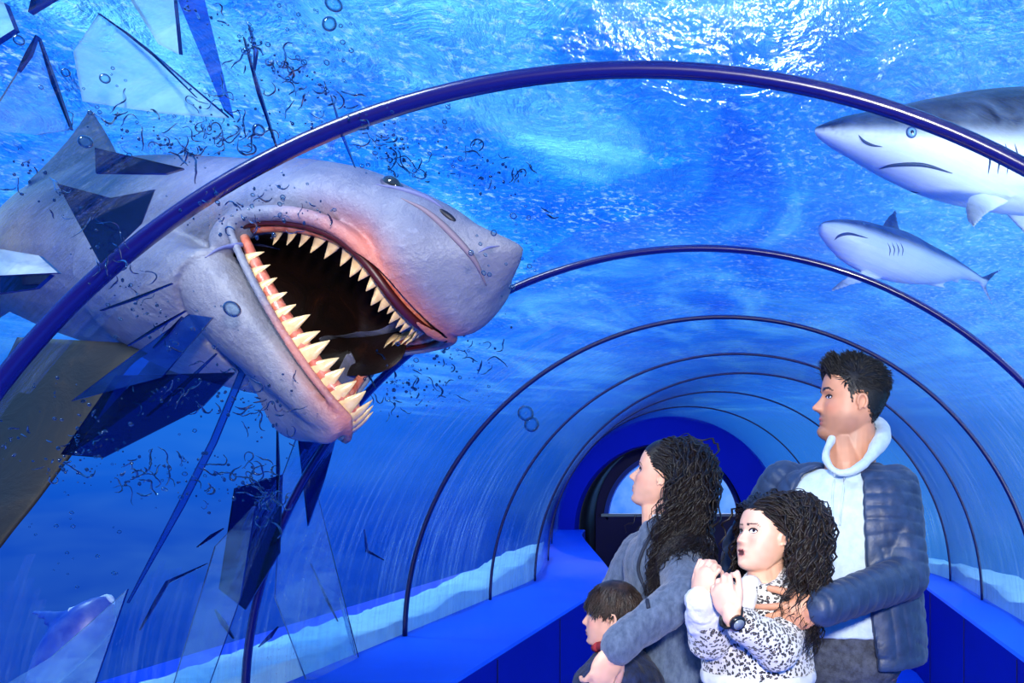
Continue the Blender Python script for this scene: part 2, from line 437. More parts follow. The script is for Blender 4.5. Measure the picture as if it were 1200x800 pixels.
# ================================================================== pool surface seen from below, sand banks
SZ = 4.3
m = NM('pool_surface')
v = m.coord('Object', (1, .55, 1)); n1 = m.noise(v, 1.6, 6, .62, 1.2); n2 = m.noise(v, 6, 4, .65, .5)
hgt = m.math('ADD', n1, m.math('MULTIPLY', n2, .26)); nr = m.bump(hgt, 1.0, .42)
col = m.ramp(m.noise(m.coord('Object', (.5,.25,1)), 1.1, 5, .6, 1.0), [(.30, srgb(16,96,226)), (.50, srgb(34,132,240)), (.70, srgb(112,204,255))])
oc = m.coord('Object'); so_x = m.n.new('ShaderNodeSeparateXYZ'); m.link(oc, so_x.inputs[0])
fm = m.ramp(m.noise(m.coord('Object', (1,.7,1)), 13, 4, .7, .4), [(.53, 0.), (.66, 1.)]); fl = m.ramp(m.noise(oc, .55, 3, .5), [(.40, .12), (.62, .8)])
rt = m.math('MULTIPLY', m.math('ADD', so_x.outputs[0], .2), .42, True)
light_specks = m.math('MULTIPLY', fm, m.math('MAXIMUM', fl, rt)); col = m.mix(m.math('MULTIPLY', light_specks, .75, True), col, srgb(205,238,255))  # white sparkle painted into the water colour, denser to the right
col = m.mix(m.math('MULTIPLY', m.math('MULTIPLY', rt, m.ramp(n1, [(.3, .35), (.65, 1.)])), .5), col, srgb(130,208,255))  # brighter right-hand side painted into the colour as well
tl = m.n.new('ShaderNodeBsdfTranslucent'); m.link(col, tl.inputs[0]); m.link(nr, tl.inputs[1])
rf = m.n.new('ShaderNodeBsdfRefraction'); rf.inputs['IOR'].default_value = 1.08; rf.inputs['Roughness'].default_value = .06; m.link(nr, rf.inputs['Normal']); rf.inputs[0].default_value = (.75,.9,1,1)
sx = m.n.new('ShaderNodeSeparateXYZ'); m.link(m.coord('Object'), sx.inputs[0]); wob = m.math('MULTIPLY', m.math('SUBTRACT', m.noise(m.coord('Object'), .35, 4, .6), .5), 9)
fx_ = m.math('DIVIDE', m.math('SUBTRACT', m.math('ADD', m.math('ABSOLUTE', m.math('SUBTRACT', sx.outputs[0], 2.0)), wob), 8.0), 12.0, True)
fy_ = m.math('DIVIDE', m.math('SUBTRACT', m.math('ADD', sx.outputs[1], m.math('MULTIPLY', wob, 2.2)), 13.0), 34.0, True)
edge = m.math('MAXIMUM', fx_, fy_); te = m.n.new('ShaderNodeBsdfTransparent')      # surface faded out with distance, standing in for water haze
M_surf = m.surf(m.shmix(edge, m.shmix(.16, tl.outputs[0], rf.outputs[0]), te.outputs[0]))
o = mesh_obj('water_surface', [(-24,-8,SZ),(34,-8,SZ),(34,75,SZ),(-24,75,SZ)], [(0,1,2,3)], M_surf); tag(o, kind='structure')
M_sand = simple('pale_sand', srgb(196,232,240), .9, 9, .25, .6, 30)
def bank(name, side, y0, y1, h0, x_in):
    v = []; f = []; ny = int((y1-y0)/.05); nx = 14
    for i in range(ny+1):
        y = y0+(y1-y0)*i/ny; 
        for j in range(nx+1):
            t = j/nx; x = x_in(y)+side*t*.75
            hh = h0(y)*(1-t*t*1.6)*(.8+.5*noise.noise(Vector((t*2, y*1.7, side)))) + .03*noise.noise(Vector((t*9, y*8, 3)))
            if t == 1: hh = -.6
            if j == 0: x = x_in(y); hh = -.25
            if j == 1: x = x_in(y)+side*.004; hh = h0(y)*(.8+.5*noise.noise(Vector((0, y*1.7, side)))) + .02*noise.noise(Vector((0, y*8, 3)))
            v.append((x, y, max(BASE-.02+hh, .02)))
    for i in range(ny):
        for j in range(nx): a = i*(nx+1)+j; f.append((a, a+1, a+nx+2, a+nx+1))
    o = mesh_obj(name, v, f, M_sand); tag(o, kind='stuff'); return o
o = bank('sand_bank', -1, .8, 8.4, lambda y: .11+.10*max(0, (y-5.6)/1.6), lambda y: prof(y)[0]-prof(y)[2]-.035)
tag(o, 'pale lit sand heaped outside the glass along the left ledge', 'sand')
o = bank('sand_bank', 1, 2.0, 8.4, lambda y: .14, lambda y: prof(y)[0]+prof(y)[2]+.035)
tag(o, 'pale lit sand heaped outside the glass along the right ledge', 'sand')
# ================================================================== the great white breaking through the pane
def ell_ring(c, s, u, hw, ht, hb, n=32, p=2.3, keel=0):
    """ring in the plane (s,u): half width hw, top ht, bottom hb"""
    out = []
    for k in range(n):
        t = 2*math.pi*k/n; x, y = math.cos(t), math.sin(t)
        q = (abs(x)**p+abs(y)**p)**(-1/p)
        out.append(c + s*(hw*x*q) + u*((ht if y > 0 else hb)*y*q))
    return out
D0 = 2.45; PXM = F/D0
# head frame in picture-like axes (right, down, towards the viewer) expressed in the place: x, -z, -y
def vec(u, v, w): return Vector((u, -w, -v))/PXM
fw = vec(.838, .251, .486)*PXM; up = vec(.441, -.839, -.327)*PXM; sd = vec(-.325, -.488, .813)*PXM
fw.normalize(); up = (up-fw*up.dot(fw)).normalized(); sd = up.cross(fw).normalized()
if sd.dot(vec(-.325,-.488,.813)) < 0: sd = -sd
HM = at(365, 350, D0)
U = 1/PXM
def sp(a, s, b): return HM + (fw*a + sd*s + up*b)*U
# body axis bends slightly towards the tail; returns centre and local axes
def ctr(a):
    # beyond the gills the trunk swings level and away
    if a >= -120: return (a, 0, 0)
    t = (-120-a); return (a + 0.00007*t*t*.6, -0.00016*t*t, -0.00006*t*t)
# (a, centre b, half width, top, bottom)
CR = [(-1500,22,5,10,10),(-1400,22,20,24,24),(-1200,24,44,50,52),(-900,22,88,96,100),(-640,14,116,118,128),(-420,10,126,128,136),(-260,14,128,126,128),(-150,30,126,112,104),(-60,52,124,94,70)]
geo = Geo(); rings = []
for row in cr(CR, 6):
    a, bc, hw, ht, hb = row; c = ctr(a); rings.append(ell_ring(sp(c[0], c[1], c[2]+bc), sd, up, hw*U, ht*U, hb*U))
# cranium: from the gape forward; the underside follows the arched upper jaw
CN = [(-60,52,124,92,70),(0,62,126,82,56),(40,68,124,76,36),(80,76,118,67,38),(115,82,108,58,46),(145,86,96,50,56),(172,90,88,42,74),(196,96,72,33,66),(214,102,50,23,46),(232,110,32,15,28),(247,117,17,9,15),(257,122,5,4,4)]
for row in cr(CN, 5)[1:]:
    a, bc, hw, ht, hb = row; rings.append(ell_ring(sp(a, 0, bc), sd, up, hw*U, ht*U, hb*U, p=2.5))
geo.loft(rings)
# rims: fleshy upper lip and the lower jaw, both horseshoes round the gape
def arch_h(s): return 46*max(0, 1-(s/120.)**2)          # unused for s beyond the corners
def upper_lip(th, grow=0):
    c, s_ = math.cos(th), math.sin(th); q = (abs(c)**2.35+abs(s_)**2.35)**(-1/2.35)
    a = 172*s_*q + grow*s_*.8; s = 121*c*q + grow*c
    b = 50*max(math.sin(th),0)**.55*(1-min(1, max(0, a/174.))**6*.92) + 4 if math.sin(th) > 1e-6 else 4
    return (a, s, b)
JD = math.radians(-33)
def jroll(L, s): return max(0, -s)*.7*min(1, max(0, L/70.))      # the jaw hangs skewed: its far side sags
def lower_lip(th, grow=0):
    c, s_ = math.cos(th), math.sin(th); q = (abs(c)**1.6+abs(s_)**1.6)**(-1/1.6)
    L = (220+grow)*s_*q; s = (121+grow)*c*q
    r = jroll(L, s); return (L*math.cos(JD)-r*math.sin(-JD), s, L*math.sin(JD)-r*math.cos(JD))
ths = [math.pi*k/40 for k in range(41)]
geo.tube([sp(*upper_lip(t)) for t in ths], [9*U]*41, 10)
geo.tube([sp(*lower_lip(t)) for t in ths], [5*U for t in ths], 10)
# lower jaw: spoon under its lip running back into the throat and belly
jx = fw*math.cos(JD)+up*math.sin(JD); jn = up*math.cos(JD)-fw*math.sin(JD)
LJ = [(-260,-20,118,90,88),(-170,-26,122,76,88),(-70,-40,126,40,82),(0,-46,122,40,70),(50,-40,108,34,60),(100,-32,86,26,48),(140,-26,64,20,38),(175,-21,44,16,30),(205,-16,28,12,22),(224,-12,8,6,8)]
rings = []
for row in cr(LJ, 5):
    a, bc, hw, ht, hb = row
    t = min(1, max(0, (a+230)/230.)); ax = (fw*(1-t)+jx*t).normalized(); nn = (up*(1-t)+jn*t).normalized()
    if a < 0: c = HM + (fw*a*1.0 + up*(bc-24*(1-t)))*U
    else: c = HM + (jx*a + jn*bc)*U
    rr = ell_ring(c, sd, nn, hw*U, ht*U, hb*U, p=2.2)
    rings.append([p_ - jn*jroll(a, (p_-HM).dot(sd)/U)*U for p_ in rr])
geo.loft(rings)
# cheek webs at the corners of the mouth
geo.ell(sp(-14, 108, 2), (26*U, 15*U, 30*U), Matrix((fw, sd, up)).transposed())
# fins of the trunk
def fin(geo, root0, root1, tip, thick, bend=None, n=10, sweep=.35):
    """blade from the root line to its tip; lens-shaped sections"""
    r0, r1, tp = Vector(root0), Vector(root1), Vector(tip); nrm = (r1-r0).cross(tp-r0).normalized(); rings = []
    for i in range(n+1):
        t = i/n; le = r0.lerp(tp, t) + (r0-r1).normalized()*(sweep*(r1-r0).length*math.sin(math.pi*t)*.35)
        te = r1.lerp(tp, t) - (r1-tp).normalized()*0 + (r0-r1).normalized()*((r1-r0).length*sweep*math.sin(math.pi*t)*.5)
        if bend is not None: le = le+Vector(bend)*(t*t); te = te+Vector(bend)*(t*t)
        w = thick*(1-t*.85); ring = []
        for k in range(12):
            q = 2*math.pi*k/12; x = .5-.5*math.cos(q); ring.append(le.lerp(te, x) + nrm*(w*math.sin(q)*(1-.55*x)))
        rings.append(ring)
    geo.loft(rings); return geo
df = Geo()
fin(geo, at(150, 215, 2.80), at(30, 215, 2.95), at(106, 127, 2.90), 26*U, sweep=.1)          # dorsal
tl = ctr(-1450); T0 = sp(tl[0], tl[1], tl[2]+22)
fin(geo, T0+fw*40*U+up*14*U, T0-fw*50*U+up*6*U, T0+(-fw*190+up*330)*U, 12*U)
fin(geo, T0+fw*40*U-up*14*U, T0-fw*50*U-up*6*U, T0+(-fw*120-up*250)*U, 12*U)
fin(geo, sp(*[*ctr(-330)[:2], -60])+sd*(-110)*U, sp(-440, -120, -50), at(40, 560, 3.3), 14*U)
raw = fuse(geo, .0055, 14, .5)
# mouth cavity
cav = Geo(); rings = []
def cavring(k):
    """slices of the gape wedge from the gullet to the front"""
    pass
N = 28
upc = []; loc = []
def mid(th): 
    u_, l_ = upper_lip(th), lower_lip(th); return u_, l_
# wedge cutter: closed surface spanned by the inside of both lips, pulled back into a gullet
for i in range(15):
    t = i/14.
    # t=0 gullet .. t=1 mouth plane; ring = lower horseshoe + upper horseshoe
    ring = []
    sc = .50+.42*t**.6; back = -(1-t)**1.3*150
    M = 26
    for k in range(1, M):
        th = math.pi*k/M; a, s, b = upper_lip(th, -15); ring.append((a, s, b+30*(1-abs(2*k/M-1))*(1-t)**.3*0))
    for k in range(M-1, 0, -1):
        th = math.pi*k/M; a, s, b = lower_lip(th, -13); ring.append((a, s, b))
    ca = 38
    out = []
    for (a, s, b) in ring:
        out.append(sp(ca+(a-ca)*sc+back, s*sc*(1 if s > 0 else .88), -8+(b+8)*sc*(1.0)+0))
    rings.append(out)
# outermost slice pushed beyond the gape so the cut is clean
last = []
M = 26
for k in range(1, M):
    th = math.pi*k/M; a, s, b = upper_lip(th, -15); v = Vector((a-0, s, b)); last.append(sp(a*1.22+10, s*(1.04 if s > 0 else .86), b*.9-14))
for k in range(M-1, 0, -1):
    th = math.pi*k/M; a, s, b = lower_lip(th, -13); last.append(sp(a*1.16+14, s*(1.04 if s > 0 else .86), b*1.0+16))
rings.append(last)
cav.loft(rings)
# palate dome and the hollow of the lower jaw
dome = Geo()
dome.ell(sp(62, 0, 12), (118*U, 98*U, 44*U), Matrix((fw, sd, up)).transposed(), 32, 20)
dome2 = Geo(); dome2.ell(HM+(jx*80+jn*14-sd*20)*U, (104*U, 98*U, 46*U), Matrix((jx, sd, jn)).transposed(), 32, 20)
gul = Geo(); gul.ell(sp(-40, 0, -6), (130*U, 84*U, 60*U), Matrix((fw, sd, up)).transposed(), 32, 20)
allc = Geo()
for q in (dome, dome2, gul, cav): allc.add(q.v, q.f)
cutm = fuse(allc, .007, 3, .5)
def skin_mat(name, dark=None):
    m = NM(name); v = m.coord('Object')
    n = m.noise(v, 7, 6, .65, .6); n2 = m.noise(v, 40, 4, .7)
    c = m.mix(m.math('MULTIPLY', m.ramp(n, [(.35, 0.), (.62, 1.)]), .7), m.attr('tone'), m.mix(1.0, m.attr('tone'), (.55,.58,.72), 'MULTIPLY'))
    c = m.mix(m.math('MULTIPLY', m.ramp(n2, [(.55, 0.), (.8, 1.)]), .22), c, srgb(196,202,226))
    return m.surf(m.bsdf(c, .52, m.bump(m.math('ADD', n2, n), .55, .010), Subsurface_Weight=.0))
M_ws = skin_mat('white_shark_skin')
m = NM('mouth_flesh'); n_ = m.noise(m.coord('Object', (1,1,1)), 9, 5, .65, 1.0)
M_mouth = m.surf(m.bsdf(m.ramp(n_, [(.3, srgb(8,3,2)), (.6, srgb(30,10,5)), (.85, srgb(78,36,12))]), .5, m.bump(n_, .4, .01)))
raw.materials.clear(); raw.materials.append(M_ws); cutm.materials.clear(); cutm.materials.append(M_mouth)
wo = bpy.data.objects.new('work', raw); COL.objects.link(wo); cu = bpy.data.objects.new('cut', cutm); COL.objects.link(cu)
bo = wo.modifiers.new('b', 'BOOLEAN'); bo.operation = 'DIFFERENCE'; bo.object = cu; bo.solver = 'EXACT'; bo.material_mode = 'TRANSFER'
dg = bpy.context.evaluated_depsgraph_get(); dg.update()
body = bpy.data.meshes.new_from_object(wo.evaluated_get(dg), depsgraph=dg)
bpy.data.objects.remove(wo); bpy.data.objects.remove(cu)
# colours of the hide: bluish grey back, paler lilac belly, raw orange round the lips, olive-brown flipper
co_ = coords(body); rel = (co_-np.array(HM))/U; A = rel@np.array(fw); Sx = rel@np.array(sd); B = rel@np.array(up)
back = np.array(srgb(112,118,142)); belly = np.array(srgb(134,132,142)); white = np.array(srgb(205,212,240)); ora = np.array(srgb(226,112,62)); tan = np.array(srgb(150,146,146))
t = np.clip((B+30)/110, 0, 1)[:, None]; rgb = belly*(1-t)+back*t
lipu = np.array([upper_lip(q) for q in np.linspace(.05, math.pi-.05, 60)]); lipl = np.array([lower_lip(q) for q in np.linspace(.05, math.pi-.05, 60)])
P3 = np.stack([A, Sx, B], 1)
du = np.min(np.linalg.norm(P3[:, None, :]-lipu[None], axis=2), axis=1) if len(P3) < 4000 else np.concatenate([np.min(np.linalg.norm(P3[i:i+4000, None, :]-lipu[None], axis=2), axis=1) for i in range(0, len(P3), 4000)])
dl = np.concatenate([np.min(np.linalg.norm(P3[i:i+4000, None, :]-lipl[None], axis=2), axis=1) for i in range(0, len(P3), 4000)])
fr_ = np.clip((A-50)/100, .0, 1)
k = (np.exp(-(du/24)**2)*fr_*.8)[:, None]; rgb = rgb*(1-k)+ora*k
k = (np.exp(-(dl/20)**2)*np.clip((A-90)/60, 0.0, .6))[:, None]; rgb = rgb*(1-k)+ora*k
k = (np.clip((A-190)/50, 0, 1)*.45)[:, None]; rgb = rgb*(1-k)+tan*k
k = (np.clip((-A-120)/160, 0, 1)*np.clip((B+70)/60, 0, 1)*.9)[:, None]; rgb = rgb*(1-k)+np.array(srgb(40,76,98))*k
k = (np.clip((-A-330)/160, 0, 1)*np.clip((-B+20)/90, 0, 1)*.8)[:, None]; rgb = rgb*(1-k)+np.array(srgb(160,128,96))*k
k = (np.exp(-((B-60)/30)**2)*np.exp(-((A+40)/120)**2)*.35)[:, None]; rgb = rgb*(1-k)+white*k  # white highlight streak painted across the head
vcol(body, 'tone', rgb)
ws = empty('great_white_shark', sp(-100, 0, 0))
tag(ws, 'huge pale grey shark with gaping toothed jaws bursting through the broken glass', 'shark')
bo_ = link('shark_body', body, None, ws)
# gums
m = NM('shark_gum'); n_ = m.noise(m.coord('Object'), 26, 4, .6, .8)
M_gum = m.surf(m.bsdf(m.ramp(n_, [(.3, srgb(170,66,44)), (.55, srgb(214,122,96)), (.8, srgb(206,160,150))]), .32, m.bump(n_, .4, .006)))
M_crease = simple('lip_crease', srgb(70,16,18), .4)
def horseshoe(fn, grow, off, t0=.02, t1=.98, n=60):
    out = []
    for k in range(n+1):
        th = math.pi*(t0+(t1-t0)*k/n); a, s, b = fn(th, grow); out.append(sp(a, s, b)+off)
    return out
g = Geo(); pts = horseshoe(upper_lip, -17, -up*3*U); g.tube(pts, [(3+7*math.sin(math.pi*(.02+.96*k/60))**.5)*U for k in range(61)], 10)
g.obj('upper_gum', M_gum, ws)
g = Geo(); g.tube(horseshoe(upper_lip, -7, -up*8*U), [(2+3.5*math.sin(math.pi*(.02+.96*k/60)))*U for k in range(61)], 8); g.obj('lip_fold', M_crease, ws)
g = Geo(); g.tube(horseshoe(lower_lip, -12, jn*6*U), [(3+6*math.sin(math.pi*(.02+.96*k/60))**.5)*U for k in range(61)], 10)
g.obj('lower_gum', M_gum, ws)
Geo().ell(sp(-40, -102, 2), (100*U, 6*U, 46*U), Matrix((fw, sd, up)).transposed(), 32, 16).obj('cheek_lining', M_mouth, ws)
# teeth
m = NM('shark_tooth'); M_tooth = m.surf(m.bsdf(m.mix(m.noise(m.coord('Object'), 60, 3, .6), srgb(206,150,84), srgb(240,212,160)), .28, Coat_Weight=.3))
def tooth(base, tip, along, w, th):
    ax = Vector(tip)-Vector(base); L = ax.length; al = (along-ax*(along.dot(ax)/L/L)).normalized(); nn = al.cross(ax).normalized(); rings = []
    for i in range(7):
        t = i/6; ww = w*(1-t)**.85*(1-.12*math.sin(math.pi*t)); tt = th*(1-t)**.8; c = Vector(base)+ax*t + nn*(th*.5*math.sin(math.pi*t))
        if i == 6: ww, tt = w*.03, th*.05
        rings.append([c + al*(ww*math.cos(q)) + nn*(tt*math.sin(q)) for q in [2*math.pi*k/10 for k in range(10)]])
    return Geo().loft(rings)
def tooth_row(fn, grow, n, downv, lng, t0, t1, sc=1.0, backw=.35, rows=0):
    for k in range(n):
        f_ = (k+.5)/n; th = math.pi*(t0+(t1-t0)*f_); a, s, b = fn(th, grow); a2, s2, b2 = fn(th+.02, grow)
        base = sp(a, s, b); al = (sp(a2, s2, b2)-base).normalized(); e = math.sin(math.pi*(t0+(t1-t0)*f_))
        L = lng*(.45+.6*e**.8)*random.uniform(.86, 1.12)*U; inward = (sp(60, 0, b)-base).normalized()
        d = (downv + inward*(backw+random.uniform(-.06, .06)) + al*random.uniform(-.1, .1)).normalized()
        tooth(base-d*L*.15, base+d*L, al, L*.46*sc, L*.17).obj('tooth', M_tooth, ws)
tooth_row(upper_lip, -23, 24, -up, 34, .05, .95)
tooth_row(lower_lip, -8, 24, jn, 31, .06, .94, 1.0, .05)
tooth_row(upper_lip, -34, 18, -up, 18, .2, .8, .9, .7)
# eye, nostril
def on_surface(bvh, o, d):
    h = bvh.ray_cast(o, d); return h[0], h[1]
bv = BVHTree.FromPolygons([tuple(v.co) for v in body.vertices], [tuple(p.vertices) for p in body.polygons])
def from_cam(px, py, push=0):
    o = Vector((0,0,CH)); d = (at(px, py, 2.5)-o).normalized(); h = bv.ray_cast(o, d)
    return (h[0]+d*push, h[1]) if h[0] else (at(px, py, D0), -d)
M_eye = simple('shark_eye', srgb(36,38,30), .06, Coat_Weight=1.0); M_lid = simple('shark_lid', srgb(52,54,84), .5)
p, nrm = from_cam(459, 215); 
def disc_rot(n, xdir): 
    z = n.normalized(); x = (xdir-z*xdir.dot(z)).normalized(); y = z.cross(x); return Matrix((x, y, z)).transposed()
Rm = disc_rot(nrm, fw)
Geo().ell(p-nrm*4*U, (17*U, 11*U, 8*U), Rm).obj('eyelid', M_lid, ws)
Geo().ell(p-nrm*1*U, (12.5*U, 8*U, 9*U), Rm).obj('eye', M_eye, ws)
p, nrm = from_cam(525, 252); Rm = disc_rot(nrm, vec(1,.45,0))
Geo().ell(p-nrm*2*U, (11*U, 4*U, 4*U), Rm).obj('nostril', simple('nostril_dark', srgb(14,12,28), .5), ws)
# creases along the snout
def crease(pxs, rad, mat, name='skin_crease'):
    pts = [from_cam(x, y)[0] for x, y in [tuple(q) for q in cr(pxs, 6)]]
    n = len(pts); Geo().tube(pts, [rad*U*(.15+math.sin(math.pi*i/(n-1))) for i in range(n)], 6).obj(name, mat, ws)
M_cr = simple('crease_grey', srgb(96,100,148), .6); M_crb = simple('crease_brown', srgb(124,108,122), .6)
crease([(470,232),(500,248),(530,275),(556,305),(570,335)], 3.4, M_crb)
crease([(440,216),(470,222),(500,232),(520,244)], 3.0, M_cr)
crease([(560,296),(572,290),(586,288)], 1.2, M_cr)
crease([(328,292),(300,286),(262,290),(240,302)], 2.2, M_cr)
# pectoral fin sweeping down to the left, olive brown and nearly black near the trunk
m = NM('flipper_skin'); n_ = m.noise(m.coord('Object', (1,1,1)), 5, 5, .65, .8)
M_flip = m.surf(m.bsdf(m.ramp(n_, [(.35, srgb(7,6,4)), (.55, srgb(26,19,9)), (.8, srgb(70,50,20))]), .6, m.bump(n_, .5, .01)))
g = Geo(); rings = []
rows = [((20,395),(190,405),2.62),((2,430),(150,432),2.60),((-30,480),(108,500),2.56),((-70,540),(66,558),2.52),((-120,600),(24,612),2.48),((-190,680),(-40,680),2.44),((-240,730),(-170,735),2.42)]
for (p0, p1, d) in rows:
    a = at(*p0, d+.10); b = at(*p1, d-.06); ring = []
    nn = (b-a).cross(Vector((0,0,1))).normalized()
    for k in range(16):
        q = 2*math.pi*k/16; x = .5-.5*math.cos(q); ring.append(a.lerp(b, x)+nn*(.030*math.sin(q)*(.4+.6*x)))
    rings.append(ring)
RR = [[tuple(p) for p in r] for r in rings]
fine = cr([[c for p in r for c in p] for r in RR], 5)
g.loft([[Vector(r[i:i+3]) for i in range(0, len(r), 3)] for r in fine]); tag(g.obj('pectoral_fin', M_flip, ws), 'dark olive brown pectoral fin')
# ================================================================== the two reef sharks swimming outside on the right
M_reef = None
def reef_mat():
    m = NM('reef_shark_skin'); n = m.noise(m.coord('Object'), 8, 5, .6, .5); n2 = m.noise(m.coord('Object'), 50, 3, .6)
    c = m.mix(m.math('MULTIPLY', m.ramp(n, [(.4, 0.), (.75, 1.)]), .25), m.attr('tone'), srgb(180,205,235))
    return m.surf(m.bsdf(c, .38, m.bump(n2, .15, .003)))
M_reef = reef_mat()
def shark(rows, up, name_loc, fins, label, edge=.25, soft=.5, voxel=.012, dark=(8,18,34), light=(226,238,248), mid=None):
    """rows: (px, py, distance, half width, top, bottom) in picture px at that distance"""
    rr = cr(rows, 6); C = [at(r[0], r[1], r[2]) for r in rr]; sc = [r[2]/F for r in rr]; upv = Vector(up).normalized(); rings = []; AX = []
    for i, r in enumerate(rr):
        t = (C[min(i+1, len(C)-1)]-C[max(i-1, 0)]).normalized(); u = (upv-t*upv.dot(t)).normalized(); s = u.cross(t)
        AX.append((t, u, s)); rings.append(ell_ring(C[i], s, u, r[3]*sc[i], r[4]*sc[i], r[5]*sc[i], 28, 2.1))
    g = Geo().loft(rings)
    for fn in fins: fin(g, *fn)
    me = fuse(g, voxel, 3, .5)
    P = coords(me); N = normals(me); Ca = np.array([tuple(c) for c in C]); idx = np.array([np.argmin(np.sum((Ca-p)**2, 1)) for p in P])
    Ua = np.array([tuple(a[1]) for a in AX]); H = np.array([max(r[4], r[5])*s_ for r, s_ in zip(rr, sc)])
    v = np.sum((P-Ca[idx])*Ua[idx], 1)/H[idx]; nv = np.sum(N*Ua[idx], 1)
    k = np.clip((v-edge)/soft+.5, 0, 1); k = (k*k*(3-2*k))[:, None]
    rgb = np.array(srgb(*light))*(1-k)+np.array(srgb(*dark))*k
    far = np.clip((np.linalg.norm(P-Ca[idx], axis=1)/H[idx]-1.5)/.8, 0, 1)[:, None]*(.35+.65*(nv[:, None] > -.3))
    rgb = rgb*(1-far*.75)+np.array(srgb(*dark))*far*.75
    root = empty('reef_shark', name_loc); tag(root, label, 'shark', 'reef sharks beyond the right glass')
    vcol(me, 'tone', rgb); link('shark_body', me, M_reef, root)
    bvh = BVHTree.FromPolygons([tuple(q.co) for q in me.vertices], [tuple(p.vertices) for p in me.polygons])
    def hit(px, py):
        o = Vector((0,0,CH)); d = (at(px, py, 3)-o).normalized(); h = bvh.ray_cast(o, d); return (h[0], h[1], d)
    def line(pxs, r, mat, name):
        pts = []
        for q in cr(pxs, 6):
            h = hit(*q)
            if h[0]: pts.append(h[0])
        if len(pts) > 2:
            n = len(pts); s_ = pts[0].y/F; Geo().tube(pts, [r*s_*(.2+math.sin(math.pi*i/(n-1))) for i in range(n)], 6).obj(name, mat, root)
    def eye(px, py, r):
        h = hit(px, py)
        if not h[0]: return
        s_ = h[0].y/F; Rm = disc_rot(h[1], Vector((1,0,0)))
        Geo().ell(h[0], (r*1.35*s_, r*1.35*s_, r*.4*s_), Rm).obj('eye_rim', simple('eye_rim', srgb(30,70,120), .4), root)
        e = Geo().ell(h[0]+h[1]*r*.2*s_, (r*s_, r*s_, r*.5*s_), Rm).obj('eye', simple('reef_eye', srgb(120,170,200), .1, Coat_Weight=1.0), root)
        Geo().ell(h[0]+h[1]*r*.6*s_, (r*.45*s_, r*.45*s_, r*.2*s_), Rm).obj('pupil', simple('reef_pupil', srgb(10,20,40), .1), e)
    return root, line, eye, C
M_line = simple('shark_mouth_line', srgb(38,58,84), .6)
big = [(953,153,3.0,2,2,2),(960,153,3.0,16,6,8),(985,156,3.02,36,18,20),(1015,160,3.05,52,28,30),(1050,166,3.1,64,40,42),(1090,170,3.17,72,52,56),(1140,176,3.28,80,66,64),(1200,180,3.42,84,73,70),(1280,186,3.62,80,74,66),(1380,200,3.9,64,60,52),(1500,220,4.25,40,38,34),(1600,236,4.55,18,18,16),(1660,244,4.75,8,9,8)]
def V(*a): return at(*a)
root, line, eye, C = shark(big, (-.05,-.28,1), at(1150,180,3.3), [
    (V(1134,232,3.05), V(1185,236,3.22), V(1142,270,2.82), .035, None, 10, .3),
    (V(1150,215,3.75), V(1205,220,3.85), V(1230,300,4.3), .03),
    (V(1240,125,3.55), V(1340,130,3.75), V(1350,40,3.7), .035),
    (V(1635,240,4.65), V(1665,244,4.75), V(1760,120,4.95), .02), (V(1635,246,4.65), V(1665,250,4.75), V(1700,330,4.9), .02)],
    'large dark-backed shark with a white belly swimming nearest the right glass', edge=.10, soft=.6, voxel=.011)
line([(1030,198),(1048,193),(1082,193),(1116,203)], 2.4, M_line, 'mouth')
line([(1006,158),(1012,165),(1022,170),(1034,172)], 1.6, M_line, 'nostril')
line([(1046,215),(1060,222),(1078,226)], 1.0, M_line, 'jaw_fold')
eye(1068,155,5)
for k in range(5): line([(1156+k*11,168),(1160+k*11,186),(1158+k*11,204)], 1.3, M_line, 'gill_slit')
small = [(960,265,5.60,2,2,2),(964,266,5.61,10,6,8),(978,272,5.66,19,15,16),(1000,283,5.75,26,25,26),(1025,293,5.9,29,29,29),(1052,301,6.08,29,30,29),(1080,309,6.3,24,24,24),(1105,314,6.5,17,17,17),(1125,318,6.68,10,9,9),(1143,325,6.85,5,5,5),(1152,329,6.95,3,3,3)]
root, line, eye, C = shark(small, (.30,.35,.85), at(1050,300,6.1), [
    (V(1030,275,6.05), V(1064,285,6.25), V(1052,243,6.3), .03, None, 10, .3),
    (V(1003,318,5.78), V(1032,328,5.95), V(966,347,5.6), .025, None, 10, .3),
    (V(1070,292,6.4), V(1098,303,6.6), V(1134,305,7.0), .025, None, 10, .2),
    (V(1145,328,6.85), V(1156,333,6.98), V(1186,310,7.2), .018, None, 8, .4), (V(1143,322,6.85), V(1154,330,6.98), V(1172,372,7.2), .018, None, 8, .4),
    (V(1075,330,6.35), V(1096,331,6.5), V(1126,342,6.6), .015, None, 8, .2),
    (V(1108,326,6.55), V(1120,326,6.62), V(1135,337,6.75), .012, None, 8, .2)],
    'small grey shark with a pale belly swimming below the large one', edge=.25, soft=.5, voxel=.013, dark=(20,34,66))
line([(978,281),(984,276),(996,274),(1017,279)], 1.6, M_line, 'mouth')
eye(1012,262,1.6)
for k in range(4): line([(1040+k*5,284),(1043+k*5,292),(1042+k*5,300)], .7, M_line, 'gill_slit')
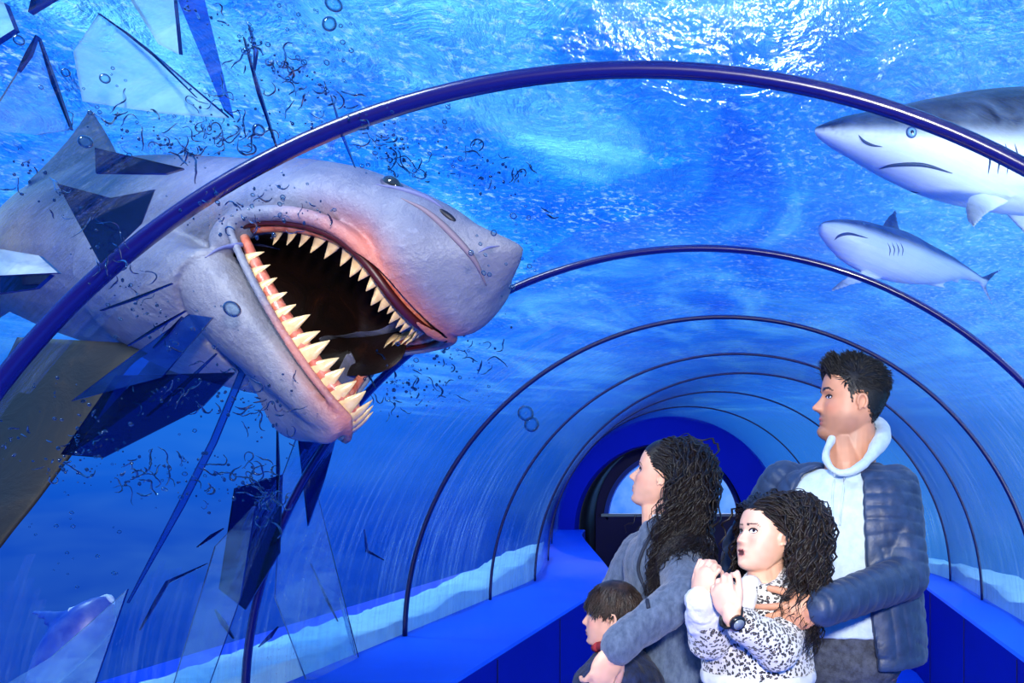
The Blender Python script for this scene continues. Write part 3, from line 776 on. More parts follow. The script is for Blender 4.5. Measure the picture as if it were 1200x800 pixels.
# a pale-backed fish rising at the lower left, behind the cracked glass
fish = [(30,812,3.0,4,4,4),(52,790,3.0,18,16,18),(78,752,3.02,26,22,30),(104,722,3.05,24,18,30),(124,706,3.08,14,9,20),(136,704,3.1,3,3,6)]
fish = fish[::-1]
m0 = M_reef
root, line, eye, C = shark(fish, (-.5,.1,.8), at(80,760,3.0), [(V(96,716,3.0), V(60,752,3.0), V(28,716,3.05), .015, None, 8, .2)],
    'bluish fish with a pale ridge rising at the lower left', edge=.75, soft=.3, voxel=.01, dark=(40,84,180), light=(14,56,176))
line([(80,716),(88,704),(100,696),(114,693),(126,698),(134,708)], 3.2, simple('pale_ridge', srgb(190,214,245), .5), 'pale_ridge')
root.name = 'rising_fish'; root['category'] = 'fish'; del root['group']
# ================================================================== broken acrylic: shards, slivers; bubbles; splash strands
def vhit(px, py):
    kx, kz = (px-CX)/F, -(py-CY)/F
    a = kx*kx+kz*kz; b = 2*(-kx*TCX + kz*(CH-BASE)); c = TCX**2+(CH-BASE)**2-R0**2
    return (-b+math.sqrt(b*b-4*a*c))/(2*a)
def shard_mat(name, tint, frost, refr_c, rough=.05):  # frost: amount of the refracted-brightness colour mixed in
    m = NM(name); tr = m.n.new('ShaderNodeBsdfTransparent'); tr.inputs[0].default_value = (*tint, 1)
    tl = m.n.new('ShaderNodeBsdfTranslucent'); tl.inputs[0].default_value = (*refr_c, 1); df = m.n.new('ShaderNodeBsdfDiffuse'); df.inputs[0].default_value = (*refr_c, 1)  # refracted brightness of the pale shards put in as diffuse colour
    gl = m.n.new('ShaderNodeBsdfGlossy'); gl.inputs['Roughness'].default_value = rough
    n = m.noise(m.coord('Object', (1,1,2.5)), 7, 4, .6, .8); k = m.math('MULTIPLY', m.ramp(n, [(.35, .25), (.65, 1.0)]), frost)
    a = m.shmix(k, tr.outputs[0], m.shmix(.5, tl.outputs[0], df.outputs[0]))
    lwf = m.n.new('ShaderNodeLayerWeight'); lwf.inputs[0].default_value = .5; frv = m.math('ADD', m.math('MULTIPLY', m.math('POWER', lwf.outputs['Facing'], 4.5), .9), .05)
    return m.surf(m.shmix(frv, a, gl.outputs[0]))
SM = {'pale': shard_mat('shard_pale', (.9,.98,1), .85, (.42,.86,1)), 'clear': shard_mat('shard_clear', (.80,.93,1), .16, (.5,.85,1)),
      'navy': shard_mat('shard_navy', (.10,.17,.42), .25, (.004,.02,.12)), 'mid': shard_mat('shard_mid', (.30,.50,.85), .3, (.02,.10,.42)),
      'white': shard_mat('shard_white', (.7,.9,1), .75, (.75,.92,1))}
M_edge = simple('shard_edge', srgb(10,30,96), .2)
def shard(px, kind, label, off=.0, tilt=(0, 0), th=.010, name='glass_shard'):
    cx = sum(p[0] for p in px)/len(px); cy = sum(p[1] for p in px)/len(px); d0 = vhit(cx, cy)+off
    P = [at(x, y, d0+tilt[0]*(x-cx)/100+tilt[1]*(y-cy)/100) for x, y in px]
    n = Vector((0,0,0))
    for i in range(len(P)): n += (P[i]-P[0]).cross(P[(i+1) % len(P)]-P[0])
    n.normalize(); c = sum(P, Vector())/len(P); P = [p-n*(p-c).dot(n) for p in P]
    N = len(P); v = [p+n*th/2 for p in P]+[p-n*th/2 for p in P]
    f = [tuple(range(N)), tuple(range(2*N-1, N-1, -1))]+[(i, i+N, (i+1) % N+N, (i+1) % N) for i in range(N)]
    o = mesh_obj(name, [q-c for q in v], f, [SM[kind], M_edge], None, smooth=False); o.location = c
    for i, p in enumerate(o.data.polygons): p.material_index = 0 if i < 2 else 1
    tag(o, label, 'glass shard' if name == 'glass_shard' else 'glass sliver', 'broken pieces of the burst pane'); return o
shard([(87,60),(116,16),(172,56),(268,138),(190,132),(98,118)], 'pale', 'big pale five-sided glass shard at the top left above the fin', .05, (.03,.06))
shard([(205,-8),(238,-8),(274,138),(262,128)], 'mid', 'long dark blue wedge of glass hanging from the top edge', .10, (.05,-.03))
shard([(150,-8),(205,-8),(212,64),(188,52)], 'pale', 'short pale shard hanging from the top edge beside the dark wedge', .02, (.0,.04))
shard([(45,45),(83,152),(42,158),(-30,150),(0,118)], 'clear', 'clear triangular shard at the far left above the shark back', .06, (.04,.03))
shard([(-20,0),(8,5),(20,36),(-10,55)], 'pale', 'small pale shard cut by the top left corner of the view', .03)
shard([(42,-10),(72,-6),(36,16)], 'navy', 'small dark shard at the top left edge', .03)
shard([(112,174),(216,198),(196,204),(113,203)], 'navy', 'flat dark wedge of glass lying across the shark back', .0, (.05,.0))
shard([(67,215),(130,232),(182,222),(166,262),(118,309)], 'navy', 'dark pointed shard over the shark flank beside the near rib', .0, (.06,.02))
shard([(-12,290),(48,300),(70,320),(-12,324)], 'white', 'white streaked shard at the left edge over the belly', .0)
shard([(-12,325),(62,322),(44,338),(-12,346)], 'navy', 'thin dark shard under the white streaked one', .01)
shard([(84,470),(132,434),(222,368),(250,372),(190,442)], 'mid', 'slanting blue shard crossing the lower jaw', -.12, (.04,.02))
shard([(72,532),(136,440),(276,436),(236,478),(122,536)], 'navy', 'dark blue shard below the jaw beside the olive fin', -.16, (.04,.03))
shard([(257,690),(275,572),(331,556),(328,648),(288,714)], 'navy', 'large dark shard standing at the foot of the second rib', .06, (.04,-.02))
shard([(348,500),(396,504),(380,562),(361,616)], 'navy', 'narrow dark shard pointing down below the jaw tip', .04, (.03,0))
shard([(202,806),(252,640),(300,590),(282,700),(244,806)], 'clear', 'tall clear shard rising from the bottom edge', .03, (.03,.02))
shard([(0,806),(60,770),(150,690),(110,806)], 'clear', 'clear shard in front of the rising fish', .0, (.03,.02))
shard([(330,560),(352,500),(420,770),(360,800),(322,700)], 'clear', 'wide clear shard left standing beside the second rib', .08, (.02,.02))
def sliver(px, wpx, kind, label, off=-.02):
    """a thin broken strip along a bent line"""
    L = []; R = []
    for i, (x, y) in enumerate(px):
        a = px[max(i-1, 0)]; b = px[min(i+1, len(px)-1)]; t = Vector((b[0]-a[0], b[1]-a[1])).normalized()
        wv = wpx*(.25 if i in (0, len(px)-1) else 1)*.5; L.append((x-t.y*wv, y+t.x*wv)); R.append((x+t.y*wv, y-t.x*wv))
    return shard(L+R[::-1], kind, label, off, th=.006, name='glass_sliver')
mid = lambda a, b: ((a[0]+b[0])/2, (a[1]+b[1])/2)
SL = [([(46,44),(64,98),(84,152)], 5, 'navy', 'dark straight sliver along the clear triangle at the far left'),
 ([(44,42),(34,64),(22,84)], 6, 'navy', 'short slanting sliver touching the tip of the clear triangle'),
 ([(116,16),(150,40),(182,66),(230,114)], 3, 'navy', 'thin bent sliver along the upper side of the pale five-sided shard'),
 ([(286,44),(304,110),(324,172)], 4, 'navy', 'long sliver reaching down to the near rib from above'),
 ([(292,30),(300,60),(298,82)], 4, 'mid', 'short sliver above the long one near the splash'),
 ([(388,112),(402,160),(416,196)], 3, 'mid', 'thin sliver crossing behind the near rib above the shark head'),
 ([(118,364),(158,350),(202,332)], 3, 'navy', 'fine sliver over the gills of the shark'),
 ([(150,405),(184,384),(218,364)], 3, 'navy', 'fine sliver in the upper corner of the slanting blue shard'),
 ([(180,408),(198,390),(214,371)], 4, 'navy', 'thick short sliver beside the gills'),
 ([(254,414),(214,452),(172,488)], 4, 'mid', 'sliver running down from the jaw towards the olive fin'),
 ([(268,408),(284,436),(250,518),(212,592),(150,706)], 8, 'mid', 'longest bent sliver running from the jaw down to the lower left'),
 ([(325,498),(326,548),(325,594)], 4, 'navy', 'upright sliver under the jaw beside the second rib'),
 ([(262,619),(248,628),(231,641)], 4, 'navy', 'small slanting sliver left of the large dark shard'),
 ([(243,660),(196,682),(182,706),(164,738)], 4, 'navy', 'bent sliver at the middle of the lower left'),
 ([(252,714),(262,730),(274,748)], 6, 'navy', 'small dark sliver below the large dark shard'),
 ([(326,734),(316,746),(303,758)], 5, 'navy', 'small dark sliver right of the foot of the second rib'),
 ([(427,620),(430,645),(450,656)], 4, 'navy', 'small hooked sliver beside the third rib'),
 ([(364,660),(384,704),(396,728)], 3, 'navy', 'thin falling sliver between the second and third ribs'),
 ([(398,700),(408,735),(416,768)], 5, 'pale', 'pale bright sliver near the sand between the second and third ribs')]
for px, wd, k, lab in SL: sliver(px, wd, k, lab, -.2 if px[0][1] > 320 and px[0][1] < 420 else .02)
# bubbles
m = NM('bubble'); lw = m.n.new('ShaderNodeLayerWeight'); lw.inputs[0].default_value = .42
tr = m.n.new('ShaderNodeBsdfTransparent'); tr.inputs[0].default_value = (.82,.95,1,1)
M_bub = m.surf(m.shmix(m.ramp(lw.outputs['Facing'], [(.12, .06), (.42, .85), (.8, 1.0)]), tr.outputs[0], m.bsdf(srgb(8,44,92), .08, Coat_Weight=1.0)))
ico = bmesh.new(); bmesh.ops.create_icosphere(ico, subdivisions=3, radius=1); bme = bpy.data.meshes.new('bubble'); ico.to_mesh(bme); ico.free()
bme.materials.append(M_bub); bme.polygons.foreach_set('use_smooth', [True]*len(bme.polygons))
rb = random.Random(21)
def bubble(px, py, r, label, group, d=None):
    d = d if d is not None else min(vhit(px, py)-.05, 2.05) - rb.uniform(0, .1)
    o = bpy.data.objects.new('air_bubble', bme); COL.objects.link(o); o.location = at(px, py, d); s_ = r*d/F
    o.scale = (s_*rb.uniform(.85, 1.15), s_, s_*rb.uniform(.8, 1.1)); o.rotation_euler = (rb.random(), rb.random(), rb.random())
    tag(o, label, 'bubble', group)
G = [ # region polygon-ish ellipse: cx, cy, rx, ry, count, rmin, rmax, label, group
 (345,60,80,60,46,1.2,4.0,'dark-rimmed air bubble in the splash above the near rib','bubbles above the near rib'),
 (120,130,110,60,16,1.5,3.5,'small air bubble among the glass shards at the top left','bubbles among the top left shards'),
 (500,170,110,50,44,1.0,3.2,'air bubble in the swarm above the shark eye and snout','bubbles above the shark head'),
 (590,290,45,60,26,1.2,4.2,'air bubble drifting just ahead of the shark snout','bubbles ahead of the snout'),
 (300,240,110,40,30,1.0,3.0,'air bubble against the pale head of the great shark','bubbles over the head'),
 (180,370,110,50,26,1.0,3.0,'air bubble against the flank and gills of the great shark','bubbles over the flank'),
 (190,545,150,50,40,1.0,2.8,'air bubble in the dark trail below the lower jaw','bubbles below the jaw'),
 (90,640,80,50,18,1.0,2.8,'lone small air bubble in the blue water at the lower left','bubbles at the lower left'),
 (510,440,80,50,24,1.0,3.0,'air bubble in the churned water right of the jaws','bubbles right of the jaws')]
for cx, cy, rx, ry, n, r0, r1, lab, grp in G:
    for k in range(n):
        t = rb.uniform(0, 2*math.pi); q = rb.random()**.6
        bubble(cx+rx*q*math.cos(t), cy+ry*q*math.sin(t), r0+(r1-r0)*rb.random()**2.5, lab, grp)
for px, py, r, lab in [(391,5,9,'large air bubble cut by the top edge above the near rib'),(386,28,9,'large air bubble just below the one at the top edge'),(22,47,6,'round dark bubble beside the clear triangle shard'),(123,92,6,'dark ringed bubble inside the pale five-sided shard'),(100,166,8,'large ringed bubble over the tip of the dorsal fin'),(272,362,9,'flat ringed bubble in the middle of the shark cheek'),(616,484,9,'dark bubble left of the fourth rib, upper of the pair'),(623,497,9,'dark bubble left of the fourth rib, lower of the pair'),(77,85,5,'bubble between the dark sliver and the pale shard'),(303,152,7,'ringed bubble just above the near rib under the splash')]:
    bubble(px, py, r, lab, 'large single bubbles')
# splash strands: wandering threads of thrown water
m = NM('splash_water'); lw = m.n.new('ShaderNodeLayerWeight'); lw.inputs[0].default_value = .5
tr = m.n.new('ShaderNodeBsdfTransparent'); tr.inputs[0].default_value = (.45,.62,.80,1)
M_spl = m.surf(m.shmix(m.ramp(lw.outputs['Facing'], [(.1, .45), (.5, 1.0)]), tr.outputs[0], m.bsdf(srgb(6,36,84), .1, Coat_Weight=.8)))
def strands(region, n, label, wpx=(.7, 1.5), seed=1, step=4.0, length=(8, 26), curl=.55, drift=None, d=None):
    r = random.Random(seed); g = Geo()
    n = int(n*.8)
    for k in range(n):
        f_ = k/n
        if callable(region): x, y, a = region(r)
        else: cx, cy, rx, ry = region; t = r.uniform(0, 6.28); q = r.random()**.5; x, y = cx+rx*q*math.cos(t), cy+ry*q*math.sin(t); a = r.uniform(0, 6.28)
        if drift is not None: a = drift+r.uniform(-.7, .7)
        dd = d if d else min(vhit(x, y)-.03, 2.12)-r.uniform(0, .1); P = []; da = r.uniform(-.3, .3); st = r.uniform(.5, 1)*step
        for i in range(r.randint(*length)):
            P.append(at(x, y, dd+.02*math.sin(i*.5+k))); da = da*.7+r.uniform(-curl, curl)*.8; a += da; x += st*math.cos(a); y += st*math.sin(a)
        w0 = r.uniform(*wpx)*dd/F
        P2 = [Vector(p) for p in cr([tuple(p) for p in P], 2)]; m_ = len(P2)
        g.tube(P2, [w0*(.35+.65*math.sin(math.pi*(i+.5)/m_))*(1+.8*max(0, noise.noise(P2[i]*60))) for i in range(m_)], 5)
    for k in range(int(n*2.2)):
        if callable(region): x, y, a = region(r)
        else: t = r.uniform(0, 6.28); q = r.random()**.5; x, y = cx+rx*q*math.cos(t), cy+ry*q*math.sin(t)
        dd = d if d else min(vhit(x, y)-.03, 2.12)-r.uniform(0, .1); rr_ = r.choice((.6,.8,1.0,1.3,1.8))*dd/F
        g.ell(at(x+r.gauss(0,4), y+r.gauss(0,4), dd), (rr_*r.uniform(.8,1.4), rr_, rr_*r.uniform(.8,1.5)), None, 8, 6)
    o = g.obj('water_splash', M_spl); tag(o, label, 'splash', 'threads of thrown water', 'stuff')
def along(pts, spread):
    def f(r):
        i = r.randrange(len(pts)-1); t = r.random(); a, b = pts[i], pts[i+1]
        return a[0]+(b[0]-a[0])*t+r.gauss(0, spread), a[1]+(b[1]-a[1])*t+r.gauss(0, spread), math.atan2(b[1]-a[1], b[0]-a[0])+r.uniform(-.6, .6)
    return f
strands(along([(215,5),(260,25),(310,60),(350,90),(400,125),(450,170)], 7), 34, 'dark string of splashing water falling from the top edge to the near rib', (.7,1.6), 2, 3.2, (5, 16))
strands((300,120,80,55), 34, 'tangled water threads above the near rib', (.5,1.1), 3, 3.2, (6, 20))
strands(along([(110,140),(180,160),(230,175),(300,150)], 12), 34, 'water threads curling beside the dorsal fin', (.6,1.4), 4, 3.6, (6, 20))
strands(along([(0,205),(40,200),(90,250),(150,330),(180,380)], 14), 34, 'water threads over the flank of the great shark', (.5,1.2), 5, 3.4, (5, 16))
strands(along([(440,170),(480,190),(560,200),(620,215)], 16), 46, 'churned water behind the shark eye and snout', (.5,1.2), 6, 3.2, (4, 14), d=2.9)
strands((300,245,90,35), 26, 'water threads over the pale head', (.5,1.2), 7, 3.2, (4, 12))
strands(along([(75,540),(140,560),(200,545),(260,560),(330,590),(300,560)], 14), 70, 'dark lacy splash trail below the lower jaw', (.5,1.3), 8, 3.2, (5, 18))
strands(along([(160,470),(240,460),(300,470),(330,500)], 16), 40, 'water threads curling under the belly of the jaw', (.5,1.2), 9, 3.4, (5, 16))
strands(along([(450,445),(480,470),(520,430),(580,400)], 18), 46, 'churned water right of the open jaws', (.5,1.1), 10, 3.0, (4, 12), d=2.6)
strands((60,500,70,60), 24, 'dark drops and threads over the olive fin', (.6,1.6), 11, 3.0, (2, 7))
# ================================================================== people
HZ = np.array([.50,.485,.45,.40,.30,.20,.10,.03,0,-.10,-.20,-.28,-.35,-.43,-.475,-.495,-.50])[::-1]
HXF = np.array([-.02,.08,.165,.235,.315,.350,.362,.338,.336,.348,.362,.360,.342,.345,.315,.26,.20])[::-1]
HXB = np.array([-.06,-.17,-.26,-.335,-.41,-.445,-.445,-.43,-.42,-.375,-.31,-.235,-.15,-.04,.04,.10,.15])[::-1]
HW = np.array([.02,.11,.185,.24,.30,.325,.335,.333,.33,.318,.298,.268,.235,.185,.135,.08,.03])[::-1]
def gauss(x, m, s): return np.exp(-((x-m)/s)**2)
def head_pts(nose=1.0, jaw=1.0, mouth_open=0.0, nv=84, nu=96, lips=1.0, brow=1.0):
    """head in units of its height: x forward, y to its left, z up, origin at the middle"""
    t = np.linspace(-1, 1, nv); z = .5*np.sin(t*math.pi/2*.999); rows = []
    xf = np.interp(z, HZ, HXF); xb = np.interp(z, HZ, HXB); w = np.interp(z, HZ, HW)
    k = np.ones(9)/9.; pad = lambda a: np.convolve(np.pad(a, 4, mode='edge'), k, 'valid')
    xf, xb, w = pad(xf), pad(xb), pad(w); w = w*np.where(z < -.1, 1+(jaw-1)*np.clip((-.1-z)/.25, 0, 1), 1)
    ph = np.linspace(0, 2*math.pi, nu, endpoint=False); c, s = np.cos(ph), np.sin(ph); x0 = (xf+xb)/2*.15
    Z = np.repeat(z[:, None], nu, 1); q = (np.abs(c)**2.25+np.abs(s)**2.25)**(-1/2.25)
    X = np.where(c > 0, x0[:, None]+(xf-x0)[:, None]*c*q, x0[:, None]+(x0-xb)[:, None]*c*q); Y = w[:, None]*(s*q)[None]
    front = np.clip(c, 0, 1)[None]**.35*(c > 0)[None]; ay = np.abs(Y); d = np.zeros_like(X)
    n = np.interp(Z, [-.20,-.185,-.165,-.135,-.11,-.02,.03,.07], [0,.02,.085,.125,.115,.045,.012,0])*nose
    sg = np.interp(Z, [-.19,-.14,-.06,.05], [.060,.050,.034,.030])
    d += n*gauss(Y, 0, sg); d += .04*gauss(ay, .052, .026)*gauss(Z, -.148, .026)
    d += -.050*gauss(ay, .135, .075)*gauss(Z, .0, .045); d += .022*brow*gauss(ay, .12, .10)*gauss(Z, .075, .028)
    d += .020*gauss(ay, .135, .05)*gauss(Z, -.002, .028)
    d += lips*.026*gauss(Y, 0, .085)*gauss(Z, -.262, .018) + lips*.024*gauss(Y, 0, .07)*gauss(Z, -.312, .020) - .022*gauss(Y, 0, .10)*gauss(Z, -.286, .009)
    d += -.014*gauss(Y, 0, .10)*gauss(Z, -.352, .02) + .022*gauss(Y, 0, .075)*gauss(Z, -.425, .04)
    d += .018*gauss(ay, .20, .07)*gauss(Z, -.10, .06)
    if mouth_open: d += -.10*mouth_open*gauss(Y, 0, .055)*gauss(Z, -.295, .028)
    X = X + d*front
    return np.stack([X, Y, Z], 2)
def head_geo(geo, M, H, **kw):
    P = head_pts(**kw); nv, nu, _ = P.shape; T = lambda p: M @ Vector((p[0]*H, p[1]*H, p[2]*H))
    geo.loft([[T(P[i, j]) for j in range(nu)] for i in range(nv)])
    for sg in (1, -1):       # ears: rim, lobe, bowl
        ec = Vector((-.05, sg*.335, -.045)); path = []; rad = []
        for k in range(15):
            a = math.radians(-70+k*20); r = .085 if math.sin(a) > -.2 else .06
            path.append(T(ec+Vector((-.055*math.cos(a)*1.0, sg*(.018+.022*math.cos(a*.5)**2), .085*math.sin(a))))); rad.append((.017 if k < 12 else .013)*H)
        geo.tube(path, rad, 8); geo.ell(T(ec+Vector((.0, 0, .0))), (.052*H, .016*H, .078*H), M.to_3x3().normalized(), 14, 10)
        geo.ell(T(ec+Vector((.022, sg*.012, -.085))), (.022*H, .014*H, .026*H), None, 10, 8)
def head_matrix(px, py, d, face, pitch=0, roll=0):
    """face: (x, y) direction looked at; pitch up, roll to its left shoulder, degrees"""
    yaw = math.atan2(face[1], face[0])
    return Matrix.Translation(at(px, py, d)) @ Euler((0, 0, yaw)).to_matrix().to_4x4() @ Matrix.Rotation(-math.radians(pitch), 4, 'Y') @ Matrix.Rotation(math.radians(roll), 4, 'X')
def hand(geo, wrist, dirv, normal, s=1.0, thumb=1, curl=(.35,.4,.45,.5), spread=.10, tcurl=.3, topen=.75):
    """wrist point, pointing direction, palm normal (out of the palm); thumb=+1/-1 side"""
    d = Vector(dirv).normalized(); n = Vector(normal); n = (n-d*n.dot(d)).normalized(); w = d.cross(n)*thumb; W0 = Vector(wrist)
    Rm = Matrix((d, w, n)).transposed()
    geo.ell(W0+d*.046*s, (.052*s, .040*s, .0155*s), Rm, 18, 12)
    geo.ell(W0+d*.034*s+w*.020*s+n*.006*s, (.036*s, .018*s, .014*s), Rm, 14, 10)
    geo.caps(W0-d*.02*s, W0+d*.02*s, .024*s, .023*s, 14)
    for k in range(4):
        off = (.029, .010, -.010, -.028)[k]; L = (.068, .076, .070, .056)[k]*s; r = (.0086, .0088, .0084, .0074)[k]*s
        p = W0+d*(.082-.004*abs(k-1.2))*s+w*off*s; a = w*((1.5-k)*spread); fd = (d+a).normalized(); c = curl[k]
        geo.caps(W0+d*.045*s+w*off*.8*s, p, r*1.1, r*1.12, 10)
        for seg, fr_ in enumerate((.44, .31, .25)):
            ang = c*(.8, 1.1, .8)[seg]; fd2 = (fd*math.cos(ang)+n*math.sin(ang)); n = (n*math.cos(ang)-fd*math.sin(ang)); fd = fd2.normalized()
            q = p+fd*L*fr_; geo.caps(p, q, r*(1.05-.08*seg), r*(.96-.1*seg), 10); p = q
        n = Vector(normal); n = (n-d*n.dot(d)).normalized()
    b = W0+d*.018*s+w*.026*s; td = (d*(1-topen*.45)+w*topen+n*.35).normalized(); p = b
    for seg, fr_ in enumerate((.040, .032, .026)):
        q = p+td*fr_*s; geo.caps(p, q, (.0125-.0015*seg)*s, (.0112-.0015*seg)*s, 10); p = q; td = (td+d*tcurl*.8+n*tcurl*.5-w*tcurl*.4).normalized()
def torso_rings(levels, face, n=32, grow=0, p=2.3):
    """levels: (centre, half width, half depth)"""
    f = Vector((face[0], face[1], 0)).normalized(); r = Vector((f.y, -f.x, 0)); out = []
    for c, rx, ry in levels:
        ring = []
        for k in range(n):
            t = 2*math.pi*k/n; x, y = math.cos(t), math.sin(t); q = (abs(x)**p+abs(y)**p)**(-1/p); ring.append(Vector(c)+r*((rx+grow)*x*q)+f*((ry+grow)*y*q))
        out.append(ring)
    return out
def smooth_levels(L, n=5):
    return [(Vector(r[:3]), r[3], r[4]) for r in cr([(*c, a, b) for c, a, b in L], n)]
def fold(me, amp, scale, seed=0, stretch=(1,1,1), mask=None):
    P = coords(me); N = normals(me); sx, sy, sz = stretch
    d = np.array([noise.fractal(Vector((p[0]*sx*scale+seed, p[1]*sy*scale, p[2]*sz*scale)), 1.0, 2.0, 3) for p in P])*amp
    if mask is not None: d *= mask(P)
    set_coords(me, P+N*d[:, None])
def quilt(me, bones, pitch=.045, amp=.006):
    """padded channels across every bone (a, b) or chain"""
    P = coords(me); N = normals(me); best = np.full(len(P), 1e9); ph = np.zeros(len(P))
    for a, b, off in bones:
        a = np.array(a); b = np.array(b); L = np.linalg.norm(b-a); t = (P-a)@(b-a)/L; tc = np.clip(t, 0, L)
        dist = np.linalg.norm(P-(a+(b-a)/L*tc[:, None]), axis=1); m = dist < best; best[m] = dist[m]; ph[m] = (t+off)[m]
    wob = np.array([noise.noise(Vector(p)*14) for p in P])*.008
    x = (ph+wob)/pitch; d = (np.abs(np.sin(math.pi*x))**.38-.75)*amp
    d += np.array([noise.noise(Vector((p[0]*45, p[1]*45, p[2]*25))) for p in P])*.0018
    set_coords(me, P+N*d[:, None])
def M_cloth(name, c1, c2, scale=60, rough=.8, bs=.3, sheen=.2, stretch=(1,1,1)):
    m = NM(name); v = m.coord('Object', stretch); n = m.noise(v, scale, 4, .65); n2 = m.noise(v, scale*5, 2, .5)
    return m.surf(m.bsdf(m.mix(m.ramp(n, [(.35, 0.), (.65, 1.)]), srgb(*c1), srgb(*c2)), rough, m.bump(m.math('ADD', n, n2), bs, .003), Sheen_Weight=sheen))
def skin(name):
    m = NM(name); n = m.noise(m.coord('Object'), 120, 3, .6)
    return m.surf(m.bsdf(m.attr('tone'), .48, m.bump(n, .08, .001), Subsurface_Weight=.06, Subsurface_Radius=(.01,.004,.002)))
M_skin = skin('skin')
def finish_body(geo, M, H, base, root, voxel=.003, lipc=(186,92,88), brows=(30,20,18), stubble=0, browh=.078, browt=.016, open_=0, blush=.25):
    me = fuse(geo, voxel, 3, .45); P = coords(me); Mi = np.array(M.inverted()); L = (P@Mi[:3, :3].T+Mi[:3, 3])/H
    rgb = np.tile(np.array(srgb(*base)), (len(P), 1))*(1+.10*np.array([noise.noise(Vector(p)*60) for p in P]))[:, None]; x, y, z = L.T; ay = np.abs(y); fr_ = (x > .12)
    def blend(k, c): 
        nonlocal rgb
        k = np.clip(k, 0, 1)[:, None]; rgb = rgb*(1-k)+np.array(srgb(*c))*k
    blend(blush*gauss(ay, .19, .09)*gauss(z, -.12, .09)*fr_, (222,120,104))
    blend(blush*.8*gauss(ay, 0, .06)*gauss(z, -.14, .05)*fr_, (220,128,112))
    if stubble: blend(stubble*np.clip((z+.62)/.14, 0, 1)*np.clip((x+.10)/.08, 0, 1)*np.clip((-.15-z)/.10, 0, 1)*(1-.6*gauss(ay, .12, .06)*gauss(z, -.2, .03)), (92,72,70))
    if stubble: blend(stubble*1.2*gauss(z, -.222, .02)*gauss(ay, .06, .07)*fr_, (60,46,44))
    lw = .092
    blend(.85*((np.abs(z+.262-.012*gauss(ay, 0, .03)) < .020*(1-(ay/lw)**2)) | (np.abs(z+.310) < .024*(1-(ay/lw)**2)))*fr_*(ay < lw), lipc)
    blend(.9*(np.abs(z+.287) < .006+.03*open_)*(ay < lw*(.9-.3*(open_ > 0)))*fr_, (60,20,20))
    bz = browh + .018*np.clip(ay/.2, 0, 1) - .05*np.clip((ay-.16)/.08, 0, 1)**2
    blend(1.0*(np.abs(z-bz) < browt*(1.15-.7*np.clip((ay-.06)/.15, 0, 1)))*(ay > .045)*(ay < .23)*fr_, brows)
    vcol(me, 'tone', rgb); b = link('body', me, M_skin, root)
    bvh = BVHTree.FromPolygons([tuple(v.co) for v in me.vertices], [tuple(p.vertices) for p in me.polygons])
    return b, bvh
M_eyewhite = None
def eye_mat():
    m = NM('eye'); return m.surf(m.bsdf(m.attr('tone'), .08, Coat_Weight=.6))
M_eyem = eye_mat(); M_lash = simple('lash', srgb(18,12,12), .6)
def face_eyes(bvh, M, H, root, look=(0, 0), wide=.024, iris=(60,36,22)):
    R3 = M.to_3x3()
    def surf(y, z, off=0):
        o = M @ Vector((.9*H, y*H, z*H)); d = -(R3 @ Vector((1,0,0))); h = bvh.ray_cast(o, d)
        return (h[0]-d*off) if h[0] else M @ Vector((.33*H, y*H, z*H))
    for sg in (1, -1):
        v = []; f = []; col = []; nu, nv = 22, 9; cy = sg*.135; cz = .0
        for i in range(nu+1):
            u = -1+2*i/nu; hh = wide*(1-u*u)**.6; 
            for j in range(nv+1):
                t = -1+2*j/nv; y = cy+u*.056; z = cz+t*hh*(1 if t > 0 else .8)+.004*u*sg; 
                bulge = .012*H*(1-u*u)*(1-t*t*.4)
                v.append(surf(y, z, .0008+bulge*.5)); r = math.hypot(u*.056-look[0]*sg*0-look[0]*.03, t*hh-look[1]*.02)
                c = (8,6,6) if r < .010 else (iris if r < .0235 else (236,230,228)); col.append(srgb(*c))
        n = nv+1
        for i in range(nu):
            for j in range(nv): f.append((i*n+j, (i+1)*n+j, (i+1)*n+j+1, i*n+j+1))
        o = mesh_obj('eye', v, f, M_eyem, root); vcol(o.data, 'tone', np.array(col))
        up_ = []; lo_ = []
        for i in range(15):
            u = -1.08+2.16*i/14; h1 = wide*max(0, 1-u*u)**.6; up_.append(surf(cy+u*.056, cz+h1+.003, .0012)); lo_.append(surf(cy+u*.056, cz-h1*.8-.002, .0006))
        Geo().tube(up_, [.010*H]*15, 6).tube(lo_, [.0035*H]*15, 5).obj('eyelashes', M_lash, root)
# ---- hair
def hair_mat(name, c1, c2, rough=.42):
    m = NM(name); v = m.coord('Object'); n = m.noise(v, 55, 4, .7)
    return m.surf(m.bsdf(m.mix(m.ramp(n, [(.35, 0.), (.7, 1.)]), srgb(*c1), srgb(*c2)), rough, m.bump(m.noise(v, 220, 3, .7), .6, .002), Specular_IOR_Level=.35))
def hair_line(x, kind='short'):
    if kind == 'short': return np.interp(x, [-.5,-.32,-.2,-.13,-.09,-.03,.03,.055,.09,.14,.2,.27,.34,.5], [-.34,-.33,-.24,-.12,.04,.06,.05,-.07,-.02,.14,.2,.25,.30,.4])
    if kind == 'long': return np.interp(x, [-.5,-.25,-.12,-.05,.02,.08,.14,.2,.27,.34,.5], [-.42,-.36,-.22,.02,.05,.05,.12,.19,.25,.29,.33])
    return np.interp(x, [-.5,-.3,-.18,-.08,0,.06,.1,.2,.3,.5], [-.40,-.38,-.30,-.12,-.06,-.02,.06,.12,.17,.2])   # boy
